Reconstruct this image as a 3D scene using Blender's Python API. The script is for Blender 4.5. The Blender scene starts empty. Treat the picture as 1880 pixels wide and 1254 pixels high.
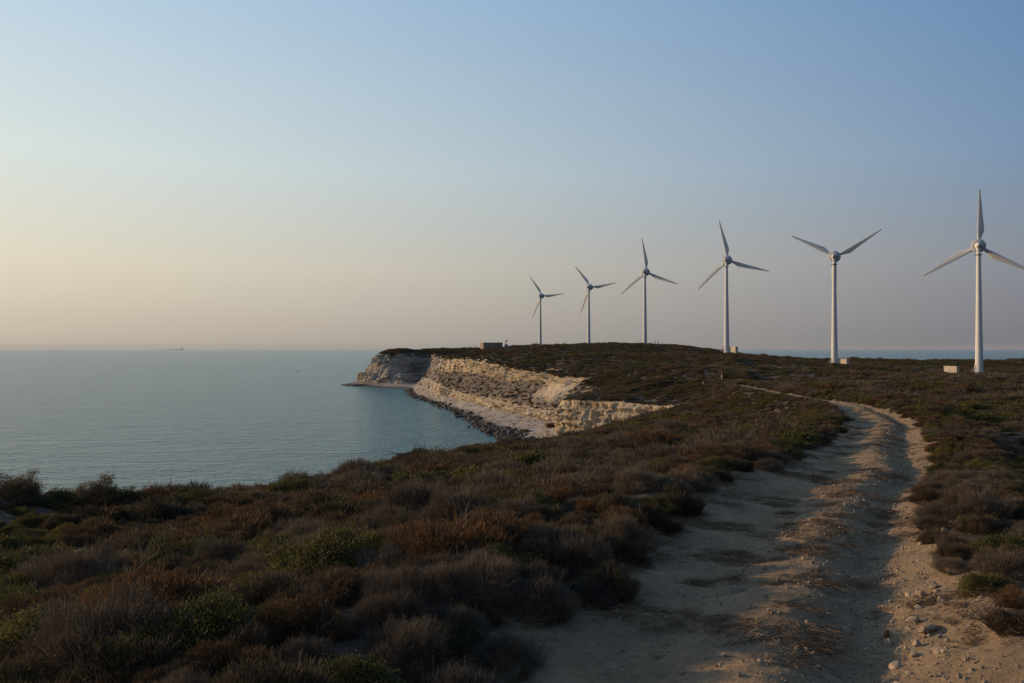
import bpy, bmesh, math, random
import numpy as np
from mathutils import Vector, Matrix, Euler

R = math.radians
random.seed(7)
rng = np.random.default_rng(11)
scene = bpy.context.scene
COL = scene.collection

H = 25.0                    # eye height above the sea
F = 1517.0                  # focal length in photo pixels
LEVEL = 640.0               # photo row of the level line
SUN_AZ, SUN_EL = -68.0, 11.0

# ------------------------------------------------------------------ helpers
def link(o):
    COL.objects.link(o); return o

def tag(o, label=None, cat=None, group=None, kind=None):
    if label: o['label'] = label
    if cat: o['category'] = cat
    if group: o['group'] = group
    if kind: o['kind'] = kind
    return o

def empty(name, loc, rz=0.0, label=None, cat=None, group=None):
    o = bpy.data.objects.new(name, None)
    o.empty_display_size = 0.3
    o.location = loc; o.rotation_euler = (0, 0, rz)
    link(o)
    return tag(o, label, cat, group)

def np_mesh(name, V, Fc, attrs=None, smooth=False):
    V = np.asarray(V, dtype=np.float32); Fc = np.asarray(Fc, dtype=np.int32)
    me = bpy.data.meshes.new(name)
    k = Fc.shape[1]
    me.vertices.add(len(V)); me.vertices.foreach_set('co', V.ravel())
    me.loops.add(Fc.size); me.loops.foreach_set('vertex_index', Fc.ravel())
    me.polygons.add(len(Fc))
    me.polygons.foreach_set('loop_start', np.arange(0, Fc.size, k, dtype=np.int32))
    me.polygons.foreach_set('loop_total', np.full(len(Fc), k, dtype=np.int32))
    me.polygons.foreach_set('use_smooth', np.full(len(Fc), smooth, dtype=bool))
    if attrs:
        for an, av in attrs.items():
            a = me.attributes.new(an, 'FLOAT', 'POINT')
            a.data.foreach_set('value', np.asarray(av, dtype=np.float32))
    me.update(); me.validate()
    return me

def obj(name, me, mat=None, parent=None, loc=None):
    o = bpy.data.objects.new(name, me)
    link(o)
    if mat is not None and len(me.materials) == 0:
        me.materials.append(mat)
    if parent is not None: o.parent = parent
    if loc is not None: o.location = loc
    return o

def bm_obj(name, bm, mat, parent=None, smooth=False, loc=None):
    bmesh.ops.recalc_face_normals(bm, faces=bm.faces[:])
    me = bpy.data.meshes.new(name); bm.to_mesh(me); bm.free()
    if smooth:
        me.polygons.foreach_set('use_smooth', np.full(len(me.polygons), True, dtype=bool))
    return obj(name, me, mat, parent, loc)

def box(bm, c, s, rz=0.0, bev=0.0):
    g = bmesh.ops.create_cube(bm, size=1.0)
    M = Matrix.Translation(Vector(c)) @ Matrix.Rotation(rz, 4, 'Z') @ Matrix.Diagonal((s[0], s[1], s[2], 1))
    bmesh.ops.transform(bm, matrix=M, verts=g['verts'])
    if bev > 0:
        ed = list({e for v in g['verts'] for e in v.link_edges})
        bmesh.ops.bevel(bm, geom=ed, offset=bev, segments=2, affect='EDGES', clamp_overlap=True)

def lathe(bm, prof, n=32, axis='Z', off=(0, 0, 0)):
    """prof: list of (r, h) along the axis; closed at both ends."""
    rings = []
    for r, h in prof:
        ring = []
        for i in range(n):
            a = 2 * math.pi * i / n
            x, y = r * math.cos(a), r * math.sin(a)
            p = (x, y, h) if axis == 'Z' else (x, h, y)
            ring.append(bm.verts.new((p[0] + off[0], p[1] + off[1], p[2] + off[2])))
        rings.append(ring)
    for a, b in zip(rings, rings[1:]):
        for i in range(n):
            j = (i + 1) % n
            bm.faces.new((a[i], a[j], b[j], b[i]))
    bm.faces.new(rings[0]); bm.faces.new(rings[-1])

def bar(bm, a, b, r0, r1=None, n=6):
    r1 = r0 if r1 is None else r1
    a, b = Vector(a), Vector(b)
    d = (b - a).normalized()
    u = d.orthogonal().normalized(); v = d.cross(u)
    ra, rb = [], []
    for i in range(n):
        t = 2 * math.pi * i / n
        o = u * math.cos(t) + v * math.sin(t)
        ra.append(bm.verts.new(a + o * r0)); rb.append(bm.verts.new(b + o * r1))
    for i in range(n):
        j = (i + 1) % n
        bm.faces.new((ra[i], ra[j], rb[j], rb[i]))
    bm.faces.new(ra); bm.faces.new(rb)

# ------------------------------------------------------------------ noise
def _h2(ix, iy, s):
    v = np.sin(ix * 127.1 + iy * 311.7 + s * 74.7) * 43758.5453
    return v - np.floor(v)

def vnoise(x, y, s=0.0):
    ix, iy = np.floor(x), np.floor(y)
    fx, fy = x - ix, y - iy
    fx = fx * fx * (3 - 2 * fx); fy = fy * fy * (3 - 2 * fy)
    a = _h2(ix, iy, s); b = _h2(ix + 1, iy, s); c = _h2(ix, iy + 1, s); d = _h2(ix + 1, iy + 1, s)
    return (a + (b - a) * fx) * (1 - fy) + (c + (d - c) * fx) * fy

def fbm(x, y, s=0.0, o=4, g=0.5):
    t = 0; a = 1.0; n = 0
    for k in range(o):
        t = t + a * vnoise(x * 2 ** k, y * 2 ** k, s + k * 3.1); n += a; a *= g
    return t / n - 0.5

def _h3(ix, iy, iz, s):
    v = np.sin(ix * 127.1 + iy * 311.7 + iz * 191.3 + s * 74.7) * 43758.5453
    return v - np.floor(v)

def vnoise3(x, y, z, s=0.0):
    ix, iy, iz = np.floor(x), np.floor(y), np.floor(z)
    fx, fy, fz = x - ix, y - iy, z - iz
    fx = fx * fx * (3 - 2 * fx); fy = fy * fy * (3 - 2 * fy); fz = fz * fz * (3 - 2 * fz)
    r = []
    for dz in (0, 1):
        a = _h3(ix, iy, iz + dz, s); b = _h3(ix + 1, iy, iz + dz, s)
        c = _h3(ix, iy + 1, iz + dz, s); d = _h3(ix + 1, iy + 1, iz + dz, s)
        r.append((a + (b - a) * fx) * (1 - fy) + (c + (d - c) * fx) * fy)
    return r[0] * (1 - fz) + r[1] * fz

def fbm3(x, y, z, s=0.0, o=4, g=0.5):
    t = 0; a = 1.0; n = 0
    for k in range(o):
        t = t + a * vnoise3(x * 2 ** k, y * 2 ** k, z * 2 ** k, s + k * 3.1); n += a; a *= g
    return t / n - 0.5

def sstep(a, b, x):
    t = np.clip((x - a) / (b - a), 0, 1)
    return t * t * (3 - 2 * t)

# ------------------------------------------------------------------ materials
def nodes(name):
    m = bpy.data.materials.new(name); m.use_nodes = True
    nt = m.node_tree
    b = nt.nodes['Principled BSDF']
    return m, nt, b

def N(nt, t, **kw):
    n = nt.nodes.new(t)
    for k, v in kw.items():
        if k == 'inp':
            for i, x in v.items(): n.inputs[i].default_value = x
        else: setattr(n, k, v)
    return n

def ramp(nt, fac, stops):
    r = nt.nodes.new('ShaderNodeValToRGB')
    el = r.color_ramp.elements
    while len(el) < len(stops): el.new(0.5)
    for e, (p, c) in zip(el, stops):
        e.position = p; e.color = (c[0], c[1], c[2], 1)
    nt.links.new(fac, r.inputs[0])
    return r.outputs[0]

def mixc(nt, fac, a, b, mode='MIX'):
    n = nt.nodes.new('ShaderNodeMix'); n.data_type = 'RGBA'; n.blend_type = mode
    for s, v in ((0, fac), (6, a), (7, b)):
        if isinstance(v, bpy.types.NodeSocket): nt.links.new(v, n.inputs[s])
        elif s == 0: n.inputs[0].default_value = v
        else: n.inputs[s].default_value = (v[0], v[1], v[2], 1)
    return n.outputs[2]

def noise_tex(nt, scale, detail=6, rough=0.6, coord='Object', stretch=None):
    tc = nt.nodes.new('ShaderNodeTexCoord')
    n = N(nt, 'ShaderNodeTexNoise', inp={'Scale': scale, 'Detail': detail, 'Roughness': rough})
    src = tc.outputs[coord]
    if stretch:
        mp = nt.nodes.new('ShaderNodeMapping'); mp.inputs['Scale'].default_value = stretch
        nt.links.new(src, mp.inputs[0]); src = mp.outputs[0]
    nt.links.new(src, n.inputs['Vector'])
    return n.outputs['Fac']

def attr(nt, name):
    a = N(nt, 'ShaderNodeAttribute', attribute_name=name)
    return a.outputs['Fac']

def math_n(nt, op, a, b=0.0, clamp=False):
    n = N(nt, 'ShaderNodeMath', operation=op, use_clamp=clamp)
    for i, v in enumerate((a, b)):
        if isinstance(v, bpy.types.NodeSocket): nt.links.new(v, n.inputs[i])
        else: n.inputs[i].default_value = v
    return n.outputs[0]

def bump(nt, b, h, strength, dist):
    n = N(nt, 'ShaderNodeBump', inp={'Strength': strength, 'Distance': dist})
    nt.links.new(h, n.inputs['Height']); nt.links.new(n.outputs[0], b.inputs['Normal'])
    return n

def plain(name, c1, c2, scale=3.0, rough=0.7, spec=0.3, bmp=0.0, bd=0.01, metal=0.0, stretch=None):
    m, nt, b = nodes(name)
    f = noise_tex(nt, scale, stretch=stretch)
    nt.links.new(ramp(nt, f, [(0.3, c1), (0.7, c2)]), b.inputs['Base Color'])
    b.inputs['Roughness'].default_value = rough
    b.inputs['Specular IOR Level'].default_value = spec
    b.inputs['Metallic'].default_value = metal
    if bmp: bump(nt, b, f, bmp, bd)
    return m

def shrub_mat(name, base, tip, var, transl=0.2):
    m, nt, b = nodes(name)
    oi = nt.nodes.new('ShaderNodeObjectInfo')
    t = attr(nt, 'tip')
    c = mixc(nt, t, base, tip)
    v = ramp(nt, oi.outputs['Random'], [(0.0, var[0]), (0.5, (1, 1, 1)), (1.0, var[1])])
    c = mixc(nt, 1.0, c, v, 'MULTIPLY')
    f = noise_tex(nt, 2.3, 3)
    c = mixc(nt, 1.0, c, ramp(nt, f, [(0.3, (0.62, 0.62, 0.66)), (0.7, (1.35, 1.3, 1.2))]), 'MULTIPLY')
    nt.links.new(c, b.inputs['Base Color'])
    b.inputs['Roughness'].default_value = 0.75
    b.inputs['Specular IOR Level'].default_value = 0.15
    if transl > 0:
        tr = nt.nodes.new('ShaderNodeBsdfTranslucent'); nt.links.new(c, tr.inputs['Color'])
        mx = nt.nodes.new('ShaderNodeMixShader'); mx.inputs[0].default_value = transl
        nt.links.new(b.outputs[0], mx.inputs[1]); nt.links.new(tr.outputs[0], mx.inputs[2])
        nt.links.new(mx.outputs[0], nt.nodes['Material Output'].inputs['Surface'])
    return m

M = {}
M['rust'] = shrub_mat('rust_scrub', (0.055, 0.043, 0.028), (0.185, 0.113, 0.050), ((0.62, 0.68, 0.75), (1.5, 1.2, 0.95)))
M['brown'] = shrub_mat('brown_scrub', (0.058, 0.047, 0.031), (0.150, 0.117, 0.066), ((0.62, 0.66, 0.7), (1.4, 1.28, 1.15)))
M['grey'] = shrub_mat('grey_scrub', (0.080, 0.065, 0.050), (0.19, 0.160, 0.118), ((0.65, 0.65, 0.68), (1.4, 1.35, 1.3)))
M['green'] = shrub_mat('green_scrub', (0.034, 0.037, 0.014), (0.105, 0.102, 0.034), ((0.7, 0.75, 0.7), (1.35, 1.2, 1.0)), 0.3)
M['twig'] = plain('twig_bark', (0.07, 0.052, 0.042), (0.14, 0.11, 0.092), 30, 0.85, 0.15)
M['deadwood'] = plain('bleached_wood', (0.13, 0.112, 0.095), (0.25, 0.22, 0.19), 25, 0.8, 0.2)
M['litter'] = plain('dry_litter', (0.075, 0.052, 0.035), (0.26, 0.17, 0.095), 40, 0.9, 0.1)

def land_material():
    m, nt, b = nodes('headland_soil')
    s = attr(nt, 'sand')
    n1 = noise_tex(nt, 0.9, 8, 0.65); n2 = noise_tex(nt, 14.0, 6, 0.7)
    n3 = noise_tex(nt, 5.0, 6, 0.7)
    sand = ramp(nt, n1, [(0.3, (0.19, 0.135, 0.083)), (0.55, (0.27, 0.193, 0.115)), (0.75, (0.33, 0.245, 0.155))])
    sand = mixc(nt, 1.0, sand, ramp(nt, n2, [(0.25, (0.60, 0.58, 0.56)), (0.5, (1, 1, 1)), (0.8, (1.15, 1.13, 1.1))]), 'MULTIPLY')
    soil = ramp(nt, n3, [(0.3, (0.035, 0.027, 0.022)), (0.55, (0.075, 0.055, 0.042)), (0.8, (0.13, 0.10, 0.078))])
    f = math_n(nt, 'ADD', s, math_n(nt, 'MULTIPLY', math_n(nt, 'SUBTRACT', n3, 0.5), 0.9))
    f = N(nt, 'ShaderNodeMapRange', inp={1: 0.38, 2: 0.62}), f
    nt.links.new(f[1], f[0].inputs[0])
    c = mixc(nt, f[0].outputs[0], soil, sand)
    nt.links.new(c, b.inputs['Base Color'])
    b.inputs['Roughness'].default_value = 0.95
    b.inputs['Specular IOR Level'].default_value = 0.1
    n4 = noise_tex(nt, 30.0, 8, 0.75)
    h = math_n(nt, 'ADD', math_n(nt, 'MULTIPLY', n4, 0.5), n3)
    bump(nt, b, h, 0.7, 0.06)
    return m

def cliff_material():
    m, nt, b = nodes('limestone_cliff')
    talus = attr(nt, 'talus'); scree = attr(nt, 'scree'); pale = attr(nt, 'grey')
    strata = noise_tex(nt, 0.35, 8, 0.7, stretch=(0.25, 0.25, 3.2))
    blot = noise_tex(nt, 0.22, 8, 0.68)
    fine = noise_tex(nt, 2.2, 8, 0.72)
    rock = ramp(nt, strata, [(0.30, (0.19, 0.145, 0.09)), (0.42, (0.41, 0.335, 0.225)), (0.55, (0.55, 0.465, 0.335)), (0.72, (0.66, 0.585, 0.45))])
    rock = mixc(nt, 1.0, rock, ramp(nt, fine, [(0.30, (0.35, 0.31, 0.27)), (0.47, (0.86, 0.84, 0.82)), (0.8, (1.12, 1.1, 1.08))]), 'MULTIPLY')
    flut = noise_tex(nt, 0.5, 6, 0.7, stretch=(1.6, 1.6, 0.22))
    rock = mixc(nt, 1.0, rock, ramp(nt, flut, [(0.33, (0.42, 0.38, 0.34)), (0.46, (1, 1, 1))]), 'MULTIPLY')
    och = ramp(nt, blot, [(0.5, (0, 0, 0)), (0.68, (1, 1, 1))])
    rock = mixc(nt, math_n(nt, 'MULTIPLY', och, 0.55), rock, (0.42, 0.29, 0.13))
    greyrock = ramp(nt, strata, [(0.3, (0.20, 0.18, 0.155)), (0.55, (0.37, 0.33, 0.27)), (0.75, (0.50, 0.44, 0.35))])
    rock = mixc(nt, pale, rock, mixc(nt, math_n(nt, 'MULTIPLY', och, 0.5), greyrock, (0.46, 0.37, 0.23)))
    tal = ramp(nt, fine, [(0.36, (0.075, 0.058, 0.044)), (0.5, (0.165, 0.13, 0.097)), (0.64, (0.32, 0.27, 0.205)), (0.8, (0.52, 0.45, 0.36))])
    c = mixc(nt, talus, rock, tal)
    scr = ramp(nt, fine, [(0.3, (0.38, 0.31, 0.21)), (0.7, (0.56, 0.47, 0.33))])
    c = mixc(nt, scree, c, scr)
    nt.links.new(c, b.inputs['Base Color'])
    b.inputs['Roughness'].default_value = 0.95; b.inputs['Specular IOR Level'].default_value = 0.1
    h = math_n(nt, 'ADD', fine, math_n(nt, 'MULTIPLY', strata, 1.2))
    bump(nt, b, h, 0.9, 0.5)
    return m

def beach_material():
    m, nt, b = nodes('pebble_beach')
    wet = attr(nt, 'wet')
    fine = noise_tex(nt, 2.5, 8, 0.75); big = noise_tex(nt, 0.25, 5, 0.6)
    dry = ramp(nt, fine, [(0.28, (0.23, 0.20, 0.17)), (0.5, (0.385, 0.345, 0.285)), (0.72, (0.50, 0.455, 0.38))])
    dry = mixc(nt, 1.0, dry, ramp(nt, big, [(0.35, (0.72, 0.70, 0.68)), (0.65, (1.05, 1.02, 1.0))]), 'MULTIPLY')
    dark = ramp(nt, fine, [(0.3, (0.035, 0.032, 0.029)), (0.7, (0.11, 0.10, 0.088))])
    f = math_n(nt, 'ADD', wet, math_n(nt, 'MULTIPLY', math_n(nt, 'SUBTRACT', fine, 0.5), 0.8), True)
    c = mixc(nt, f, dry, dark)
    nt.links.new(c, b.inputs['Base Color'])
    b.inputs['Roughness'].default_value = 0.9; b.inputs['Specular IOR Level'].default_value = 0.15
    bump(nt, b, fine, 0.9, 0.25)
    return m

def sea_material():
    m, nt, b = nodes('sea_water')
    b.inputs['Base Color'].default_value = (0.056, 0.175, 0.182, 1)
    b.inputs['Roughness'].default_value = 0.2
    b.inputs['IOR'].default_value = 1.33
    b.inputs['Specular IOR Level'].default_value = 0.4
    tc = nt.nodes.new('ShaderNodeTexCoord')
    hs = None
    for sc, st, amp, rot in ((0.035, (0.55, 1.3, 1), 1.2, 12), (0.16, (0.6, 1.3, 1), 1.05, -8), (0.45, (0.6, 1.25, 1), 0.85, 15), (1.3, (0.6, 1.2, 1), 0.46, -20)):
        mp = nt.nodes.new('ShaderNodeMapping'); mp.inputs['Scale'].default_value = st; mp.inputs['Rotation'].default_value = (0, 0, R(rot))
        nt.links.new(tc.outputs['Object'], mp.inputs[0])
        n = N(nt, 'ShaderNodeTexNoise', inp={'Scale': sc, 'Detail': 3.0, 'Roughness': 0.55, 'Distortion': 0.3})
        nt.links.new(mp.outputs[0], n.inputs['Vector'])
        v = math_n(nt, 'MULTIPLY', n.outputs['Fac'], amp)
        hs = v if hs is None else math_n(nt, 'ADD', hs, v)
    bump(nt, b, hs, 1.0, 1.3)
    return m

def rock_mat(name, stops, scale=6.0):
    m, nt, b = nodes(name)
    oi = nt.nodes.new('ShaderNodeObjectInfo')
    f = noise_tex(nt, scale, 8, 0.7)
    c = ramp(nt, f, stops)
    c = mixc(nt, 1.0, c, ramp(nt, oi.outputs['Random'], [(0, (0.7, 0.68, 0.66)), (1, (1.15, 1.12, 1.08))]), 'MULTIPLY')
    nt.links.new(c, b.inputs['Base Color'])
    b.inputs['Roughness'].default_value = 0.9; b.inputs['Specular IOR Level'].default_value = 0.15
    bump(nt, b, f, 0.6, 0.03)
    return m

M['stone'] = rock_mat('pale_limestone', [(0.3, (0.25, 0.19, 0.13)), (0.55, (0.38, 0.305, 0.22)), (0.75, (0.48, 0.40, 0.31))])
M['boulder'] = rock_mat('dark_shore_rock', [(0.3, (0.035, 0.03, 0.027)), (0.55, (0.10, 0.085, 0.07)), (0.75, (0.24, 0.20, 0.16))], 2.0)
M['redstone'] = rock_mat('rusty_stone', [(0.3, (0.13, 0.06, 0.03)), (0.7, (0.24, 0.12, 0.06))])
M['land'] = land_material(); M['cliff'] = cliff_material(); M['beach'] = beach_material(); M['sea'] = sea_material()
M['white'] = plain('white_painted_steel', (0.50, 0.495, 0.485), (0.56, 0.555, 0.54), 0.6, 0.8, 0.1)
M['blade'] = plain('blade_gelcoat', (0.46, 0.465, 0.46), (0.52, 0.52, 0.51), 0.5, 0.8, 0.1)
M['grey_alu'] = plain('grey_generator', (0.36, 0.37, 0.38), (0.42, 0.43, 0.44), 1.2, 0.8, 0.1)
M['black'] = plain('black_steel', (0.02, 0.02, 0.02), (0.035, 0.035, 0.035), 5, 0.6)
M['cream'] = plain('cream_cabinet', (0.44, 0.37, 0.29), (0.50, 0.43, 0.34), 1.5, 0.7)
M['cream_trim'] = plain('cream_trim', (0.42, 0.37, 0.31), (0.50, 0.44, 0.37), 2, 0.7)
M['concrete'] = plain('old_concrete', (0.30, 0.26, 0.21), (0.42, 0.36, 0.28), 0.8, 0.9, 0.2, 0.5, 0.05)
M['stonewall'] = plain('rubble_stone_wall', (0.14, 0.115, 0.085), (0.30, 0.245, 0.17), 1.6, 0.92, 0.15, 0.8, 0.12)
M['dark'] = plain('dark_opening', (0.015, 0.015, 0.015), (0.03, 0.03, 0.03), 3, 0.8)
M['galv'] = plain('galvanised_steel', (0.28, 0.29, 0.30), (0.38, 0.39, 0.40), 4, 0.5, 0.5)
M['hull'] = plain('ship_hull_haze_faded', (0.55, 0.53, 0.50), (0.60, 0.58, 0.55), 0.05, 0.7)  # hull and funnel kept pale: fading by sea haze is put into this colour
M['shipwhite'] = plain('ship_white_paint', (0.6, 0.6, 0.6), (0.7, 0.7, 0.7), 0.1, 0.5)
M['rustbox'] = plain('rusty_iron', (0.05, 0.022, 0.015), (0.11, 0.045, 0.025), 2.5, 0.85)

# ------------------------------------------------------------------ terrain control
def PX(px, py, d):
    """world point seen at a photo pixel at forward distance d"""
    return ((px - 940.0) / F * d, d, H - (py - LEVEL) / F * d)

# coast profile stations: plateau edge, upper cliff foot, lower cliff top, lower cliff foot, waterline
ST = [
 ((-20,715,20), (-22,719,13), (-25,724,8), (-26,727,3), (-30,735,0)),
 ((-75,640,22), (-79,643,14), (-84,647,8), (-87,650,3), (-95,656,0)),
 ((-91,600,22.2), (-97,598,15), (-103,597,8), (-106,596,3), (-113,594,0)),
 ((-90,572,22.2), (-95,570,15), (-99,568,9), (-101,566,2.5), (-114,564,0)),
 ((-78,565,21.5), (-77,560,14), (-75,554,8), (-73,547,2), (-72,522,0)),
 ((-57,580,21.6), (-58,575,14), (-60,570,8), (-61,563,2.5), (-64,506,0)),
 ((-44,500,20.8), (-47,496,13), (-52,492,7), (-54,488,3), (-57,460,0)),
 ((-33,437,20.4), (-35,435,12.6), (-37,414,7), (-38,412,3), (-49,421,0)),
 ((-14.5,384,19.7), (-16.4,382,13.4), (-26.6,378.7,5.4), (-28,378,3), (-35,374,0)),
 ((-1,339,17.9), (-3.1,338,12.0), (-13.2,335.1,5.2), (-14.6,334.6,3), (-22,325,0)),
 ((11.5,295.5,16.3), (9.9,295,12.9), (-.2,292.1,5.2), (-1.6,291.6,3), (-13,283,0)),
 ((24,263,15.8), (21,261,13.4), (10,257,5.6), (8.8,257,3), (-7,255,0)),
 ((32,248,15.5), (27,244,13.2), (15,238,7.4), (13.5,238,3), (-2,235,0)),
 ((34,222,15.2), (22,214,13.0), (13.3,208.5,12.0), (12.3,208,2.5), (3,212,0)),
 ((42,208,15.5), (30,201,13.3), (22.5,196.5,12.4), (21,195,2.5), (8,190,0)),
 ((48,194,15.6), (40,189,13.6), (32.5,183.5,12.4), (31,182,4), (10,165,0)),
 ((52,180,16.0), (44,174,14.4), (38.5,169.5,13.2), (37,168,8), (5,140,0)),
 ((54,165,16.2), (46,158,15), (43,156,14), (42,155,12), (-15,120,0)),
]
# track centre line: X, Y, drop below eye
TRACK = np.array([(-1.2,-8,-1.65), (0.2,0,-1.75), (1.0,3.4,-2.12), (1.48,5.6,-2.26), (2.4,7.6,-2.33), (3.5,10.2,-2.43), (5.5,14.5,-2.52),
   (8.5,20,-2.80), (13.3,30,-3.16), (17.7,40,-3.42), (21.6,52,-3.76), (24.0,60,-4.02), (25.6,70,-4.36), (28,85,-4.75), (31,105,-5.15), (38,140,-5.9), (46,172,-6.7), (62,230,-5.5), (80,320,-3.5)], dtype=float)

def catmull(P, n_per):
    P = np.asarray(P, float); out = []
    Q = np.vstack([2 * P[0] - P[1], P, 2 * P[-1] - P[-2]])
    for i in range(1, len(Q) - 2):
        for t in np.linspace(0, 1, n_per, endpoint=False):
            a, b, c, d = Q[i - 1], Q[i], Q[i + 1], Q[i + 2]
            out.append(0.5 * (2 * b + (c - a) * t + (2 * a - 5 * b + 4 * c - d) * t * t + (3 * b - a - 3 * c + d) * t ** 3))
    out.append(P[-1])
    return np.array(out)

TR = catmull(TRACK, 14)

ctrl = []
for s in ST:
    ctrl.append(s[0])
for x, y, dz in TRACK[::1]: ctrl.append((x, y, H + dz))
# skyline ridge and turbine bases
for px, py, d in [(705,648,590), (760,645,600), (830,642,610), (880,641,612), (940,639,600), (1000,636,560), (1080,634,500), (1180,631,440), (1260,637,425), (1340,646,405),
                  (1333,648,395), (1531,672,334), (1797,687,284), (1400,652,415), (1430,658,425), (1500,663,435), (1560,660,425), (1620,665,430), (1750,666,425), (1880,666,420), (2050,666,410),
                  (1180,634,475), (1081,640,584), (992,642,675), (1000,655,400), (1100,655,380), (1200,655,360), (1100,672,300), (1200,680,250), (1150,700,215),
                  (1325,707,174), (1270,705,180), (1450,690,240), (1450,668,330), (1650,690,260), (1880,690,270), (1700,712,150), (1880,720,110), (1880,765,45), (1880,850,22), (1750,740,75), (1650,720,120),
                  (1300,670,290), (1400,655,390)]:
    ctrl.append(PX(px, py, d))
# land behind and right of the ridge falling to the far sea
for x, y, z in [(0,730,18),(60,700,19),(120,620,14),(170,560,8),(240,520,3),(320,500,2),(100,680,8),(40,760,4),(-10,755,4),(180,600,-4),(260,560,-5),(340,540,-5),(120,700,-4),(60,780,-5),(400,480,-5),(330,440,9),
                (200,420,19),(260,200,16),(200,60,18),(120,-60,20),(300,300,14),(420,250,-4)]:
    ctrl.append((x, y, z))
# foreground: slope left of the track down to the crest, then to the sea
for x, y, dz in [(-3,6,-2.28),(-1.2,6.0,-2.1),(-1.2,9,-2.25),(0.5,11.5,-2.35),(-6,8,-2.9),(-4,10,-3.0),(-8,15.6,-4.1),(-4,16,-3.5),(0,17,-3.05),(-12,20,-4.6),(-15.5,25,-4.35),(-30,24,-4.2),(-60,22,-4.2),(-12.7,26,-4.85),(-9.3,26,-5.05),(-4,24,-4.5),(2,24,-3.7),
                 (-8.5,38,-6.1),(-3,36,-5.5),(4,36,-4.6),(-6.6,50,-6.35),(0,48,-6.3),(8,48,-5.2),(-4,68,-7.8),(6,66,-7.4),(14,64,-5.9),(15,46,-4.35),(18.5,56,-4.75),(20,66,-5.1),(22,76,-5.4),(1.1,85,-9.5),(12,84,-7.8),(20,84,-5.8),(6.9,105,-10.9),(18,103,-8.0),(16,115,-11.2),(21.4,125,-11.5),(30,125,-8.6),(31.4,140,-11.9),
                 (-18,40,-12),(-15,55,-16),(-12,75,-19),(-8,100,-21),(-2,120,-22),(8,135,-21),(18,145,-19),(28,155,-17),(30,165,-19),(22,170,-22),(12,185,-23),
                 (-60,60,-28),(-40,90,-28),(-32,125,-28),(-18,150,-28),(-4,175,-28),(-90,40,-28),(-25,35,-9),(-40,38,-13),(-70,36,-14),(-140,20,-28),(-200,-40,-26),
                 (0,-10,-1.7),(-5,-5,-1.75),(-10,2,-2.7),(-20,8,-3.7),(-40,8,-4.2),(-60,-10,-4),(-30,-40,-3),(20,-40,-2),(60,-10,-2.5),(5,0,-1.7),(6,5,-2.15),(9,9,-2.4),(14,14,-2.7),(22,22,-3.0),(34,34,-3.4),(3.2,4.0,-2.08)]:
    ctrl.append((x, y, H + dz))
# sea floor outside the coast
for s in ST[:-1]:
    l3, l4 = np.array(s[3], float), np.array(s[4], float)
    ctrl.append((s[3][0], s[3][1], s[3][2] - 2.5))
    o = l4 + (l4 - l3) / max(np.linalg.norm((l4 - l3)[:2]), 1) * 14
    ctrl.append((o[0], o[1], -5))
for x, y in [(-160,600),(-170,500),(-120,420),(-110,300),(-90,200),(-100,120),(-60,820),(-150,720)]:
    ctrl.append((x, y, -8))
CT = np.array(ctrl, float)
def _fit():
    n = len(CT)
    D = np.hypot(CT[:, None, 0] - CT[None, :, 0], CT[:, None, 1] - CT[None, :, 1])
    A = np.zeros((n + 3, n + 3)); A[:n, :n] = D + np.eye(n) * 0.05
    P = np.c_[np.ones(n), CT[:, 0], CT[:, 1]]
    A[:n, n:] = P; A[n:, :n] = P.T
    return np.linalg.solve(A, np.r_[CT[:, 2], 0, 0, 0])
W = _fit()
def rbf(x, y):
    x = np.asarray(x, float).ravel(); y = np.asarray(y, float).ravel()
    out = np.empty(len(x)); n = len(CT)
    for i in range(0, len(x), 40000):
        xs, ys = x[i:i + 40000], y[i:i + 40000]
        D = np.hypot(xs[:, None] - CT[None, :, 0], ys[:, None] - CT[None, :, 1])
        out[i:i + 40000] = D @ W[:n] + W[n] + W[n + 1] * xs + W[n + 2] * ys
    return out

def track_rel(x, y):
    """signed lateral offset (right positive) and track height at points"""
    x = np.asarray(x, float).ravel(); y = np.asarray(y, float).ravel()
    best = np.full(len(x), 1e9); lat = np.full(len(x), 1e9); zz = np.zeros(len(x))
    near = np.nonzero((y < 335) & (x > -12) & (x < 95) & (y > -12))[0]
    xs, ys = x[near], y[near]
    b, l, z0 = best[near], lat[near], zz[near]
    for a, c in zip(TR, TR[1:]):
        dx, dy = c[0] - a[0], c[1] - a[1]; L2 = dx * dx + dy * dy
        t = np.clip(((xs - a[0]) * dx + (ys - a[1]) * dy) / L2, 0, 1)
        ex, ey = xs - a[0] - t * dx, ys - a[1] - t * dy
        d = np.hypot(ex, ey)
        sgn = np.sign(ex * dy - ey * dx)
        m = d < b
        b = np.where(m, d, b); l = np.where(m, d * sgn, l); z0 = np.where(m, a[2] + t * (c[2] - a[2]), z0)
    best[near], lat[near], zz[near] = b, l, z0
    return lat, zz + H

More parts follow.
